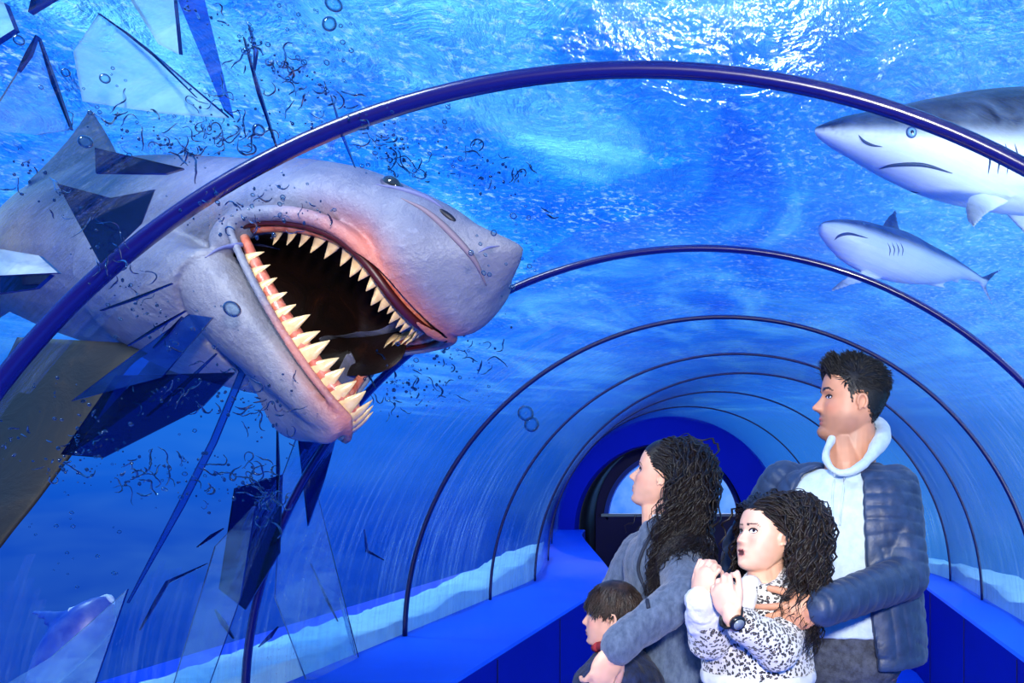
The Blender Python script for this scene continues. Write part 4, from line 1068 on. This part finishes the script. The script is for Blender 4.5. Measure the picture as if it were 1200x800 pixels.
def scalp(bvh, M, H, kind, n, rnd):
    """random points and normals of the skin inside the hair line (head local, world)"""
    out = []; tries = 0
    while len(out) < n and tries < n*30:
        tries += 1; d = Vector((rnd.gauss(0,1), rnd.gauss(0,1), rnd.gauss(0,1))).normalized()
        o = M @ Vector((-.04*H+d.x*H*.9, d.y*H*.9, .03*H+d.z*H*.9)); t = (M @ Vector((-.04*H, 0, .03*H))-o).normalized(); h = bvh.ray_cast(o, t)
        if not h[0]: continue
        l = (M.inverted() @ h[0])/H
        if l.z < hair_line(l.x, kind) or abs(l.y) > .42 or l.length > .62: continue
        if abs(l.y) > .325 and l.z < .04 and l.x > -.12: continue
        out.append((h[0], h[1], l))
    return out
def hair_cap(M, H, kind, grow=.03):
    P = head_pts(); nv, nu, _ = P.shape; g = Geo(); c = np.array([-.04, 0, .03]); v = []; f = []; keep = np.zeros((nv, nu), bool)
    for i in range(nv):
        for j in range(nu):
            p = P[i, j]; k = p[2] > hair_line(p[0], kind)+.01; keep[i, j] = k; q = c+(p-c)*(1+grow); v.append(M @ Vector(q*H))
    for i in range(nv-1):
        for j in range(nu):
            k = (j+1) % nu
            if keep[i, j] and keep[i, k] and keep[i+1, j] and keep[i+1, k]: f.append((i*nu+j, i*nu+k, (i+1)*nu+k, (i+1)*nu+j))
    g.add(v, f); return g
def strand(g, P, r, n=5, flat=.5):
    m_ = len(P); g.tube(P, [r*min(1, .5+i*.5)*(1-(i/(m_-1))**3*.9) for i in range(m_)], n, flat, caps=False)
def short_hair(g, pts, M, H, comb, length, r, rnd, lift=.4, k=5):
    """comb(local) -> local direction"""
    R3 = M.to_3x3()
    for p, nrm, l in pts:
        L = length(l)*rnd.uniform(.75, 1.2); d = (R3 @ Vector(comb(l))).normalized(); d = (d+Vector((rnd.gauss(0,.18), rnd.gauss(0,.18), rnd.gauss(0,.18)))); d = (d-nrm*d.dot(nrm)*.8).normalized()
        P = [p-nrm*.001]; cur = (d*(1-lift)+nrm*lift).normalized()
        for i in range(k): P.append(P[-1]+cur*L/k); cur = (cur+d*.25-nrm*.10*(1-lift)).normalized()
        strand(g, P, r*rnd.uniform(.8, 1.2))
def drape(g, pts, M, H, comb, length, r, rnd, colliders, curl=.007, wave=.055, headscale=1.10, fall=1.0, step=.012, follow=None):
    R3 = M.to_3x3(); Mi = M.inverted(); ax = (.40*headscale, .335*headscale, .47*headscale)
    for p, nrm, l in pts:
        uu = rnd.random(); L = length(l)*rnd.uniform(.75, 1.12); n = max(6, int(L/step)); cur = (R3 @ Vector(comb(l))).normalized(); cur = (cur+nrm*.2).normalized(); q = p.copy(); P = [q.copy()]
        for i in range(n):
            cur = (cur + Vector((0,0,-1))*.10*fall*(.25+2.6*min(1, (i/n)*1.8)**1.3) + Vector((rnd.gauss(0,.05), rnd.gauss(0,.05), rnd.gauss(0,.05)))).normalized(); q = q+cur*step
            if follow: q = q+follow(q, i/n, uu)*step
            a = (Mi @ q)/H-Vector((-.04,0,.02)); e = math.sqrt((a.x/ax[0])**2+(a.y/ax[1])**2+(a.z/ax[2])**2)
            if e < 1: a = a/e; q = M @ ((a+Vector((-.04,0,.02)))*H)
            for ca, cb, cr_ in colliders:
                ab = cb-ca; t = max(0, min(1, (q-ca).dot(ab)/ab.length_squared)); c = ca+ab*t; dd = q-c
                if dd.length < cr_: q = c+dd.normalized()*cr_
            cur = (cur*.6+(q-P[-1]).normalized()*.4).normalized(); P.append(q.copy())
        ph = rnd.uniform(0, 6.28); wl = wave*rnd.uniform(.8, 1.3); Q = []
        for i, q in enumerate(P):
            t = (P[min(i+1, n)]-P[max(i-1, 0)]).normalized(); u = t.orthogonal().normalized(); v = t.cross(u); a = ph+i*step/wl*6.28; am = curl*min(1, i/8.)
            Q.append(q+u*am*math.cos(a)+v*am*math.sin(a)*.8)
        strand(g, Q, r*rnd.uniform(.6, 1.3), 5, .55)
def legs(geo, hips, feet, r0=.085, r1=.055, r2=.04):
    for h, k in zip(hips, feet):
        kn = h.lerp(k, .52)+Vector((0,-.03,0)); geo.caps(h, kn, r0, r1); geo.caps(kn, k, r1, r2)
def shoe(side_pos, face, L, mat, root):
    f = Vector((face[0], face[1], 0)).normalized(); r = Vector((f.y, -f.x, 0)); c = Vector((side_pos.x, side_pos.y, 0)); rings = []
    for t, w, h in [(-.35,.022,.05),(-.30,.034,.085),(-.1,.036,.09),(.1,.038,.075),(.35,.044,.055),(.55,.042,.045),(.65,.025,.03),(.68,.008,.02)]:
        ring = []
        for k in range(16):
            a = 2*math.pi*k/16; ring.append(c+f*(t*L)+r*(w*math.cos(a)*L/.28)+Vector((0,0,max(.002, h*.5*L/.28*(1+math.sin(a))))))
        rings.append(ring)
    Geo().loft(rings).obj('shoe', mat, root)
M_shoe = simple('shoe_black', srgb(20,20,24), .5)

# ------------------------------------------------------------------ the man
DM = 2.55
def man():
    rnd = random.Random(5); face = (-.40,-.92)
    root = empty('person', (at(985,700,DM).x, DM, 0)); tag(root, 'man in open navy quilted jacket and pale grey hoodie looking up to the left', 'person', 'family watching the shark')
    M = head_matrix(997, 468, DM, (-.985,-.17), 3, 0); H = .226
    g = Geo(); head_geo(g, M, H, nose=1.0, jaw=1.08, brow=1.3)
    neck0 = at(1000,545,DM+.01); g.caps(at(1002,505,DM+.005), neck0, .056, .062, 24); g.caps(at(988,508,DM), at(990,545,DM-.01), .046, .056, 20); g.ell(at(982,506,DM), (.058,.050,.030))
    sR = at(920,570,DM+.07); sL = at(1048,574,DM-.05); chest = at(987,600,DM); belly = at(984,690,DM); pelvis = at(984,770,DM)
    lv = smooth_levels([(at(998,548,DM),.06,.06),(at(990,566,DM),.15,.08),(at(987,600,DM),.175,.11),(at(985,650,DM),.165,.115),(at(984,700,DM),.155,.11),(at(984,750,DM),.165,.115),(at(984,790,DM),.16,.115)])
    g.loft(torso_rings(lv, face))
    eL = at(1062,676,DM-.14); wL = at(960,712,2.12); eR = at(872,640,DM+.12); wR = at(858,690,DM+.05)
    for a, b, r0, r1 in [(sR,eR,.052,.042),(eR,wR,.040,.028),(sL,eL,.054,.044),(eL,wL,.042,.028)]: g.caps(a, b, r0, r1)
    hand(g, wL, (-1,-.03,-.30), (-.1,1,.05), .98, -1, (.25,.32,.40,.5), .12, .1, .5)
    hand(g, wR, (-.3,-.2,-1), (0,-1,.1), 1.0, 1)
    hR, hL = at(956,775,DM+.03), at(1008,775,DM-.03); fR, fL = Vector((hR.x-.09, hR.y+.03, .08)), Vector((hL.x+.05, hL.y-.03, .08))
    legs(g, (hR, hL), (fR, fL), .08, .055, .04)
    b, bvh = finish_body(g, M, H, (198,138,106), root, stubble=.34, browh=.085, browt=.022, brows=(22,16,14), lipc=(176,100,96))
    face_eyes(bvh, M, H, root, (0,.2), .020)
    # trousers
    g = Geo(); lv2 = smooth_levels([(at(984,728,DM),.172,.125),(at(984,752,DM),.178,.13),(at(984,778,DM),.172,.128),(at(983,800,DM),.15,.11)]); g.loft(torso_rings(lv2, face))
    for h, k in ((hR, fR), (hL, fL)): kn = h.lerp(k, .52)+Vector((0,-.03,0)); g.caps(h, kn, .092, .072); g.caps(kn, k-Vector((0,0,.03)), .072, .058)
    me = fuse(g, .007, 4); fold(me, .006, 9, 3, (1,1,2.4)); link('jeans', me, M_cloth('jeans_charcoal', (44,48,60), (74,80,96), 50, .8, .5, 0), root)
    shoe(fR, (-.5,-.85), .29, M_shoe, root); shoe(fL, (-.1,-1), .29, M_shoe, root)
    # hoodie: trunk, hood round the neck, strings
    M_hood = M_cloth('hoodie_grey', (176,196,212), (196,212,224), 40, .85, .25)
    g = Geo(); lv3 = smooth_levels([(at(995,550,DM),.085,.08),(at(990,566,DM),.165,.105),(at(987,600,DM),.188,.130),(at(985,650,DM),.178,.135),(at(984,700,DM),.172,.132),(at(984,738,DM),.178,.135)])
    g.loft(torso_rings(lv3, face))
    for a, b_ in ((sR, eR), (sL, eL)): g.caps(a, a.lerp(b_, .4), .058, .05)
    hp = [(976,512,DM-.03),(968,532,DM-.09),(974,548,DM-.135),(988,554,DM-.15),(1006,548,DM-.135),(1024,530,DM-.07),(1034,510,DM+.02),(1024,500,DM+.10),(996,500,DM+.13),(980,500,DM+.06),(976,512,DM-.03)]
    rr = [.012,.012,.012,.011,.013,.019,.026,.030,.026,.018,.012]
    cc = cr([(*at(*p), r) for p, r in zip(hp, rr)], 5); g.tube([Vector(c[:3]) for c in cc], [c[3] for c in cc], 14)
    me = fuse(g, .005, 4); fold(me, .006, 7, 8, (1,1,.5)); fold(me, .0025, 22, 2); link('hoodie', me, M_hood, root)
    hb = BVHTree.FromPolygons([tuple(v.co) for v in me.vertices], [tuple(p.vertices) for p in me.polygons])
    def onh(px, py, off=.003):
        o = Vector((0,0,CH)); d = (at(px, py, 2)-o).normalized(); h = hb.ray_cast(o, d); return h[0]-d*off if h[0] else at(px, py, DM-.14)
    for pts in ([(979,553),(976,575),(975,600),(976,622)], [(990,554),(988,578),(985,600),(984,616)]):
        Geo().tube([onh(*p) for p in cr(pts, 4)], .0028, 6).obj('drawstring', M_hood, root)
    # quilted jacket, open in front
    M_jk = M_cloth('jacket_navy', (26,42,72), (40,60,96), 26, .5, .2, .05)
    g = Geo(); f = Vector((face[0], face[1], 0)).normalized(); r = Vector((f.y, -f.x, 0)); rings = []
    lvj = smooth_levels([(at(995,545,DM+.01),.095,.085),(at(992,560,DM),.178,.115),(at(989,600,DM),.212,.152),(at(990,650,DM),.208,.158),(at(992,700,DM),.205,.160),(at(994,740,DM),.208,.162),(at(995,772,DM),.208,.160)], 6)
    for i, (c, rx, ry) in enumerate(lvj):
        t = i/(len(lvj)-1); oR_ = math.radians(34-6*t); oL_ = math.radians(24+12*t); ring = []
        def pt(a, gr, lift=0):    # a measured from the front, + towards his left
            x, y = -math.sin(a), math.cos(a); q = (abs(x)**2.3+abs(y)**2.3)**(-1/2.3); return c + r*((rx+gr)*x*q) + f*((ry+gr)*y*q)
        n = 44
        for k in range(n+1): ring.append(pt(oL_+(2*math.pi-oL_-oR_)*k/n, .004))
        for k in range(n, -1, -1): ring.append(pt(oL_+(2*math.pi-oL_-oR_)*k/n, -.014))
        rings.append(ring)
    g.loft(rings)
    for a, b_, r0, r1 in [(sR,eR,.074,.062),(eR,wR,.060,.045),(sL,eL,.070,.060),(eL,wL.lerp(eL,.04),.058,.047)]: g.caps(a, b_, r0, r1, 20)
    g.caps(sL+Vector((0,0,.0)), sL.lerp(neck0,.45)+Vector((0,0,.0)), .06, .045); g.caps(sR, sR.lerp(neck0,.45), .058, .045)
    me = fuse(g, .005, 3)
    quilt(me, [(sR,eR,0),(eR,wR,.01),(sL,eL,0),(eL,wL,.01),(at(989,540,DM),at(995,790,DM),.0)], .036, .0048)
    link('quilted_jacket', me, M_jk, root)
    # hair: short black, brushed up at the front
    M_h = hair_mat('hair_black', (7,6,7), (24,21,23)); g = hair_cap(M, H, 'short', .035); pts = scalp(bvh, M, H, 'short', 2600, rnd)
    def comb(l):
        t = min(1, max(0, (l.z-.02)/.34)); q = min(1, max(0, (l.x+.15)/.3)); top = Vector((.7*q-.45*(1-q), .1, .6*q+.2*(1-q)))
        return tuple(Vector((-.55, 0, -.8))*(1-t)+top*t)
    short_hair(g, pts, M, H, comb, lambda l: .009+.020*min(1, max(0, (l.z-.05)/.3))+.008*(l.z > .24 and l.x > .12), .0019, rnd, .42)
    for k in range(150):
        l = Vector((rnd.uniform(.17,.31), rnd.uniform(-.2,.2), .0)); o = M @ Vector((l.x*H, l.y*H, H)); h = bvh.ray_cast(o, -(M.to_3x3() @ Vector((0,0,1))))
        if h[0]:
            P = [h[0]]; cur = (M.to_3x3() @ Vector((.55+rnd.gauss(0,.15), rnd.gauss(0,.25), 1))).normalized()
            for i in range(6): P.append(P[-1]+cur*.0068); cur = (cur+M.to_3x3() @ Vector((-.02,.0,-.10+rnd.gauss(0,.1)))).normalized()
            strand(g, P, .0032, 5)
    g.obj('hair', M_h, root)
man()
# ------------------------------------------------------------------ the woman
DW = 2.62
def woman():
    rnd = random.Random(11); face = (-.96,-.10)
    root = empty('person', (at(785,700,DW).x, DW, 0)); tag(root, 'woman with long wavy dark hair in a blue grey coat holding the boy', 'person', 'family watching the shark')
    M = head_matrix(777, 556, DW, (-.985,.06), 14, 0); H = .200
    g = Geo(); head_geo(g, M, H, nose=.95, jaw=.95, brow=.6, lips=1.25)
    g.caps(at(778,580,DW), at(774,622,DW+.01), .042, .047, 20); g.caps(at(765,582,DW), at(768,615,DW), .032, .038, 16)
    sL = at(806,648,DW-.12); sR = at(752,645,DW+.14); eL = at(803,694,2.31); wL = at(720,760,2.20); eR = at(722,700,DW+.14); wR = at(735,770,DW+.10)
    lv = smooth_levels([(at(776,618,DW),.05,.05),(at(780,634,DW),.12,.075),(at(781,660,DW),.135,.10),(at(785,700,DW),.125,.10),(at(788,740,DW),.125,.10),(at(790,790,DW),.15,.12),(at(790,820,DW),.15,.12)])
    g.loft(torso_rings(lv, face))
    for a, b, r0, r1 in [(sR,eR,.045,.036),(eR,wR,.034,.024),(sL,eL,.046,.037),(eL,wL,.035,.024)]: g.caps(a, b, r0, r1)
    hand(g, wL, (-.38,-.10,-.85), (-.55,.85,.1), .95, 1, (.35,.45,.55,.65), .05, .2, .55)
    hand(g, wR, (-.1,-.3,-1), (-.2,-1,0), .9, 1)
    hR, hL = at(786,820,DW+.08), at(792,820,DW-.08); fR, fL = Vector((hR.x-.04, hR.y+.02, .08)), Vector((hL.x+.04, hL.y-.02, .08)); legs(g, (hR, hL), (fR, fL), .085, .05, .036)
    b, bvh = finish_body(g, M, H, (228,172,142), root, brows=(36,24,20), browt=.014, lipc=(196,98,92), blush=.35)
    face_eyes(bvh, M, H, root, (0,.3), .026)
    M_coat = M_cloth('coat_blue_grey', (62,76,100), (90,104,128), 70, .9, .4, .25, (1,1,.5))
    g = Geo()
    for h, k in ((hR, fR), (hL, fL)): kn = h.lerp(k, .5); g.caps(h, kn, .092, .066); g.caps(kn, k, .066, .05)
    me = fuse(g, .008, 3); link('trousers', me, simple('trousers_dark', srgb(30,32,44), .8), root)
    shoe(fR, face, .25, M_shoe, root); shoe(fL, face, .25, M_shoe, root)
    g = Geo(); lv2 = smooth_levels([(at(778,626,DW),.075,.07),(at(780,636,DW),.140,.098),(at(781,660,DW),.155,.122),(at(785,700,DW),.150,.122),(at(789,745,DW),.155,.125),(at(791,780,DW),.165,.135),(at(792,806,DW),.172,.142)])
    g.loft(torso_rings(lv2, face))
    for a, b, r0, r1 in [(sR,eR,.064,.054),(eR,wR,.052,.042),(sL,eL,.066,.058),(eL,wL.lerp(eL,.06),.056,.043)]: g.caps(a, b, r0, r1, 20)
    # coat collar standing round the neck
    cp = [(752,640,DW-.10),(762,618,DW-.075),(785,606,DW-.02),(796,610,DW+.05),(778,612,DW+.09),(757,622,DW+.07),(746,646,DW+.04)]
    cc = cr([(*at(*p), .018) for p in cp], 5); g.tube([Vector(c[:3]) for c in cc], [c[3] for c in cc], 12)
    me = fuse(g, .005, 3); fold(me, .009, 9, 4, (1,1,.6)); fold(me, .004, 26, 5, (1,1,.7)); fold(me, .0012, 70, 6); link('coat', me, M_coat, root)
    cb = BVHTree.FromPolygons([tuple(v.co) for v in me.vertices], [tuple(p.vertices) for p in me.polygons])
    def on(px, py, off=.003):
        o = Vector((0,0,CH)); d = (at(px, py, 2)-o).normalized(); h = cb.ray_cast(o, d); return h[0]-d*off if h[0] else None
    # dark front edge and pale shirt at the throat
    P = [on(*p) for p in cr([(762,628),(752,648),(748,668),(756,690),(760,712)], 5)]; P = [p for p in P if p]
    if len(P) > 3: Geo().tube(P, .005, 6).obj('coat_edge', simple('coat_edge_dark', srgb(28,36,56), .8), root)
    g = Geo(); g.tube([at(771,604,DW-.045), at(765,622,DW-.062), at(757,640,DW-.085), at(753,655,DW-.095)], [.020,.022,.016,.006], 12, .5); g.obj('shirt', simple('shirt_white', srgb(220,222,220), .8), root)
    M_h = hair_mat('hair_dark_brown', (10,7,7), (36,25,21)); g = hair_cap(M, H, 'long', .02); pts = scalp(bvh, M, H, 'long', 1050, rnd)+[q for q in scalp(bvh, M, H, 'long', 1500, rnd) if q[2].x > .02 and q[2].z > .1]
    cols = [(at(778,600,DW), at(776,640,DW), .052), (sL, eL, .074), (at(781,640,DW), at(786,740,DW), .125), (sL, sR, .07)]
    back = Vector((1, -.12, 0))
    drape(g, pts, M, H, lambda l: (-1, (.12 if l.y > 0 else -.12), .05 if l.x > .1 else -.3) if l.x > -.2 else (-.1, 0, -1), lambda l: .40+.12*l.x+ (.04 if l.z > .2 else 0), .0034, rnd, cols, .008, .062, 1.02, 1.0, .012,
          follow=lambda q, t, uu: Vector((0, -.30*min(1, t*1.8)*(1 if q.y > DW-.16 else 0), 0)) + Vector(((at(764+56*uu,650,DW).x-q.x)*6.0*t, 0, 0)))
    g.obj('hair', M_h, root)
woman()
# ------------------------------------------------------------------ the boy
DB = 2.43
def boy():
    rnd = random.Random(21); face = (-.97,-.15)
    root = empty('person', (at(722,780,DB).x, DB, 0)); tag(root, 'small dark-haired boy in navy jacket standing in front of the woman', 'person', 'family watching the shark')
    M = head_matrix(716, 719, DB, (-.995,-.10), 2, 0); H = .168
    g = Geo(); head_geo(g, M, H, nose=.72, jaw=1.05, brow=.2, lips=1.1)
    g.caps(at(722,735,DB), at(724,770,DB+.01), .036, .040, 20); g.caps(at(712,738,DB), at(718,765,DB), .028, .032, 16)
    sL = at(733,796,DB-.085); sR = at(712,794,DB+.10); eL = Vector((sL.x+.02, sL.y-.03, sL.z-.20)); wL = Vector((eL.x-.12, eL.y+.02, eL.z-.10)); eR = Vector((sR.x-.02, sR.y, sR.z-.20)); wR = Vector((eR.x-.10, eR.y-.02, eR.z-.10))
    z0 = at(724,770,DB).z; c = lambda dz: (at(724,0,DB).x, DB, z0-dz)
    lv = smooth_levels([(c(-.005),.045,.045),(c(.02),.10,.06),(c(.08),.115,.08),(c(.20),.11,.08),(c(.34),.115,.085),(c(.42),.11,.085)])
    g.loft(torso_rings(lv, face))
    for a, b, r0, r1 in [(sR,eR,.034,.028),(eR,wR,.026,.020),(sL,eL,.034,.028),(eL,wL,.026,.020)]: g.caps(a, b, r0, r1)
    hand(g, wL, (-.8,0,-.5), (0,1,0), .72, 1); hand(g, wR, (-.8,0,-.5), (0,-1,0), .72, -1)
    hR = Vector(c(.42))+Vector((0,.055,0)); hL = Vector(c(.42))+Vector((0,-.055,0)); fR, fL = Vector((hR.x, hR.y+.01, .07)), Vector((hL.x, hL.y-.01, .07)); legs(g, (hR, hL), (fR, fL), .058, .042, .03)
    b, bvh = finish_body(g, M, H, (226,170,140), root, brows=(40,26,20), browt=.014, lipc=(206,110,100), blush=.4)
    face_eyes(bvh, M, H, root, (0,.1), .028)
    g = Geo()
    for h, k in ((hR, fR), (hL, fL)): kn = h.lerp(k, .5); g.caps(h, kn, .066, .052); g.caps(kn, k, .052, .042)
    me = fuse(g, .007, 3); link('trousers', me, simple('boy_trousers', srgb(34,40,60), .8), root)
    shoe(fR, face, .2, M_shoe, root); shoe(fL, face, .2, M_shoe, root)
    g = Geo(); cp = [(702,757,DB-.035),(716,756,DB-.05),(735,757,DB),(722,757,DB+.05),(704,757,DB+.03),(698,758,DB)]
    g.tube([at(*p) for p in cp]+[at(*cp[0])], .013, 12)
    g.obj('red_collar', simple('collar_red', srgb(150,34,42), .8, 80, .2), root)
    M_bj = M_cloth('jacket_dark_navy', (7,15,40), (18,38,84), 45, .8, .5, .05)
    g = Geo(); lv2 = smooth_levels([(c(-.012),.062,.062),(c(.015),.115,.085),(c(.06),.14,.112),(c(.2),.15,.125),(c(.38),.152,.13)])
    g.loft(torso_rings(lv2, face))
    for a, b, r0, r1 in [(sR,eR,.052,.045),(eR,wR,.043,.034),(sL,eL,.052,.045),(eL,wL,.043,.034)]: g.caps(a, b, r0, r1, 18)
    me = fuse(g, .005, 3); fold(me, .008, 10, 14, (1,1,.7)); fold(me, .003, 30, 5); link('jacket', me, M_bj, root)
    M_h = hair_mat('hair_boy_brown', (22,15,12), (66,48,38)); g = hair_cap(M, H, 'boy', .05); pts = scalp(bvh, M, H, 'boy', 2600, rnd)
    def comb(l):
        if l.x > .12: return (.35, .5*(1 if l.y > 0 else -1), -.3)
        if l.x > -.2: return (.15, .1, -1)
        return (-.3, 0, -1)
    short_hair(g, pts, M, H, comb, lambda l: .034 if l.z > 0.1 else .018, .0024, rnd, .22, 6)
    g.obj('hair', M_h, root)
boy()
# ------------------------------------------------------------------ the girl
DG = 2.24
def girl():
    rnd = random.Random(31); face = (-.55,-.83)
    root = empty('person', (at(890,740,DG).x, DG, 0)); tag(root, 'girl with curly dark hair in leopard print jacket, hands raised to her chin', 'person', 'family watching the shark')
    M = head_matrix(897, 627, DG, (-.80,-.60), 12, 4); H = .181
    g = Geo(); head_geo(g, M, H, nose=.68, jaw=1.0, brow=.3, lips=1.3, mouth_open=.45)
    g.caps(at(900,655,DG+.01), at(898,690,DG+.02), .038, .042, 20); g.caps(at(890,655,DG-.01), at(893,685,DG), .03, .036, 16)
    sR = at(850,706,DG+.06); sL = at(926,704,DG-.02); eR = at(832,748,DG-.08); wR = at(822,704,DG-.17); eL = at(912,760,DG-.14); wL = at(858,722,DG-.24)
    lv = smooth_levels([(at(896,682,DG),.05,.05),(at(892,694,DG),.105,.065),(at(889,720,DG),.115,.085),(at(888,760,DG),.108,.085),(at(888,800,DG),.12,.09),(at(888,830,DG),.12,.09)])
    g.loft(torso_rings(lv, face))
    for a, b, r0, r1 in [(sR,eR,.038,.031),(eR,wR,.030,.022),(sL,eL,.038,.031),(eL,wL,.030,.022)]: g.caps(a, b, r0, r1)
    hand(g, wR, (.16,-.02,1), (.55,.80,0), .80, 1, (.75,.85,.95,1.0), .05, .3, .45)
    hand(g, wL, (-.40,.02,1), (.35,.92,0), .78, -1, (.75,.8,.85,.9), .02, .4, .35)
    hR, hL = at(868,830,DG+.03), at(908,830,DG-.03); fR, fL = Vector((hR.x-.02, hR.y+.02, .07)), Vector((hL.x+.02, hL.y-.02, .07)); legs(g, (hR, hL), (fR, fL), .07, .045, .032)
    b, bvh = finish_body(g, M, H, (230,178,152), root, brows=(44,30,24), browt=.013, lipc=(200,104,100), open_=1, blush=.35)
    face_eyes(bvh, M, H, root, (.3,.3), .031)
    g = Geo(); lvp = smooth_levels([(at(888,786,DG),.128,.098),(at(888,810,DG),.132,.104),(at(888,832,DG),.13,.10)]); g.loft(torso_rings(lvp, face))
    for h, k in ((hR, fR), (hL, fL)): kn = h.lerp(k, .5); g.caps(h, kn, .076, .055); g.caps(kn, k, .055, .042)
    me = fuse(g, .007, 3); link('trousers', me, simple('girl_trousers', srgb(16,16,20), .8), root)
    shoe(fR, face, .22, M_shoe, root); shoe(fL, face, .22, M_shoe, root)
    # leopard print jacket with white cuffs and hem
    m = NM('leopard_print'); v = m.coord('Object'); wv = m.n.new('ShaderNodeVectorMath'); wv.operation = 'ADD'
    nz_ = m.n.new('ShaderNodeTexNoise'); nz_.inputs['Scale'].default_value = 60; m.link(v, nz_.inputs['Vector']); sc_ = m.n.new('ShaderNodeVectorMath'); sc_.operation = 'SCALE'; sc_.inputs['Scale'].default_value = .012
    m.link(nz_.outputs['Color'], sc_.inputs[0]); m.link(v, wv.inputs[0]); m.link(sc_.outputs[0], wv.inputs[1])
    d1 = m.vor(wv.outputs[0], 120, 'F1'); nn = m.noise(v, 130, 2, .5)
    ringv = m.math('ABSOLUTE', m.math('SUBTRACT', d1, .30)); k = m.ramp(m.math('ADD', ringv, m.math('MULTIPLY', m.math('SUBTRACT', nn, .5), .42)), [(.13, 1.0), (.19, 0.0)])
    c = m.mix(k, m.mix(m.ramp(d1, [(.2, 1.), (.35, 0.)]), srgb(214,208,202), srgb(168,146,132)), srgb(34,30,34))
    M_leo = m.surf(m.bsdf(c, .95, m.bump(m.noise(v, 300, 3, .6), .7, .003), Sheen_Weight=.4))
    M_white = simple('fleece_white', srgb(214,212,210), .95, 60, .06, .8, 260)
    g = Geo(); lv2 = smooth_levels([(at(896,688,DG),.066,.06),(at(892,697,DG),.120,.082),(at(889,720,DG),.134,.108),(at(888,755,DG),.132,.112),(at(888,786,DG),.136,.114)])
    g.loft(torso_rings(lv2, face))
    for a, b, r0, r1 in [(sR,eR,.054,.050),(eR,eR.lerp(wR,.55),.050,.045),(sL,eL,.054,.050),(eL,eL.lerp(wL,.72),.049,.040)]: g.caps(a, b, r0, r1, 20)
    cp = [(886,694,DG-.085),(908,688,DG-.065),(920,676,DG-.01),(912,668,DG+.05),(890,672,DG+.06),(874,684,DG+.0),(874,694,DG-.06)]
    cc = cr([(*at(*p), .017) for p in cp], 5); g.tube([Vector(q[:3]) for q in cc], [q[3] for q in cc], 12)
    me = fuse(g, .005, 3); fold(me, .006, 11, 24, (1,1,.7)); fold(me, .002, 40, 25); link('leopard_jacket', me, M_leo, root)
    g = Geo(); lvh = smooth_levels([(at(888,783,DG),.138,.116),(at(888,790,DG),.141,.119),(at(888,798,DG),.138,.116)]); g.loft(torso_rings(lvh, face)); me = fuse(g, .005, 2); fold(me, .003, 30, 2); link('white_hem', me, M_white, root)
    g = Geo(); g.caps(eR.lerp(wR,.50), wR.lerp(eR,.02), .047, .038, 20); me = fuse(g, .004, 2); fold(me, .004, 45, 2); link('white_cuff', me, M_white, root)
    g = Geo(); g.caps(at(879,688,DG-.055), at(876,708,DG-.10), .030, .020, 16); me = fuse(g, .004, 3); link('white_shirt', me, M_white, root)
    # watch on the nearer wrist
    fa = (wL-eL).normalized(); wc = wL+fa*.0; u = fa.orthogonal().normalized(); w2 = fa.cross(u)
    to = Vector((-.1,-1,.1)); to = (to-fa*to.dot(fa)).normalized(); sdv = fa.cross(to)
    g = Geo(); g.tube([wc+u*.027*math.cos(t)+w2*.027*math.sin(t) for t in [2*math.pi*i/24 for i in range(25)]], [.0075]*25, 8, .4, caps=False); wt = g.obj('watch', simple('watch_black', srgb(16,16,18), .3), root)
    g = Geo(); n_ = 24
    for (r_, z_) in [(.0,.026),]: pass
    g.loft([[wc+to*h+fa*(r_*math.cos(t))+sdv*(r_*math.sin(t)) for t in [2*math.pi*i/n_ for i in range(n_)]] for h, r_ in [(.022,.017),(.030,.018),(.034,.016)]]); g.obj('watch_case', simple('watch_case', srgb(22,22,26), .2), wt)
    g = Geo(); g.loft([[wc+to*h+fa*(.012*math.cos(t))+sdv*(.012*math.sin(t)) for t in [2*math.pi*i/n_ for i in range(n_)]] for h in (.0335,.0352)]); g.obj('watch_dial', simple('watch_dial', srgb(120,128,138), .15), wt)
    M_h = hair_mat('hair_girl_dark', (11,8,7), (40,27,22)); g = hair_cap(M, H, 'long', .03); pts = scalp(bvh, M, H, 'long', 1050, rnd)+[q for q in scalp(bvh, M, H, 'long', 1500, rnd) if q[2].x > .02 and q[2].z > .1]
    cols = [(at(898,660,DG), at(896,700,DG), .055), (sL, eL, .064), (sR, eR, .06), (at(890,705,DG), at(888,780,DG), .125), (sL, sR, .066)]
    fx = M.to_3x3() @ Vector((1,0,0))
    def fol(q, t, uu):
        sidew = Vector((.9,-.25,0)) if (q-M.translation).dot(Vector((.6,-.8,0))) > -.02 else Vector((-.28,.55,0))
        return sidew*(.12*max(0, .45-t)) + Vector(((at(892+62*uu,650,DG).x-q.x)*5*t if q.x > at(900,0,DG).x else 0, 0, 0)) + Vector((0, -.10*min(1, t*2) if q.x > M.translation.x else 0, 0))
    drape(g, pts, M, H, lambda l: (-.8, (.8 if l.y > 0 else -.8), .05 if abs(l.y) < .15 else -.4) if l.x > -.2 else (-.1, .2*l.y, -1), lambda l: (.265 if l.y > -.05 else .22)+.10*max(0, l.z), .0032, rnd, cols, .009, .058, 1.11, 1.15, .012, fol)
    g.obj('hair', M_h, root)
girl()
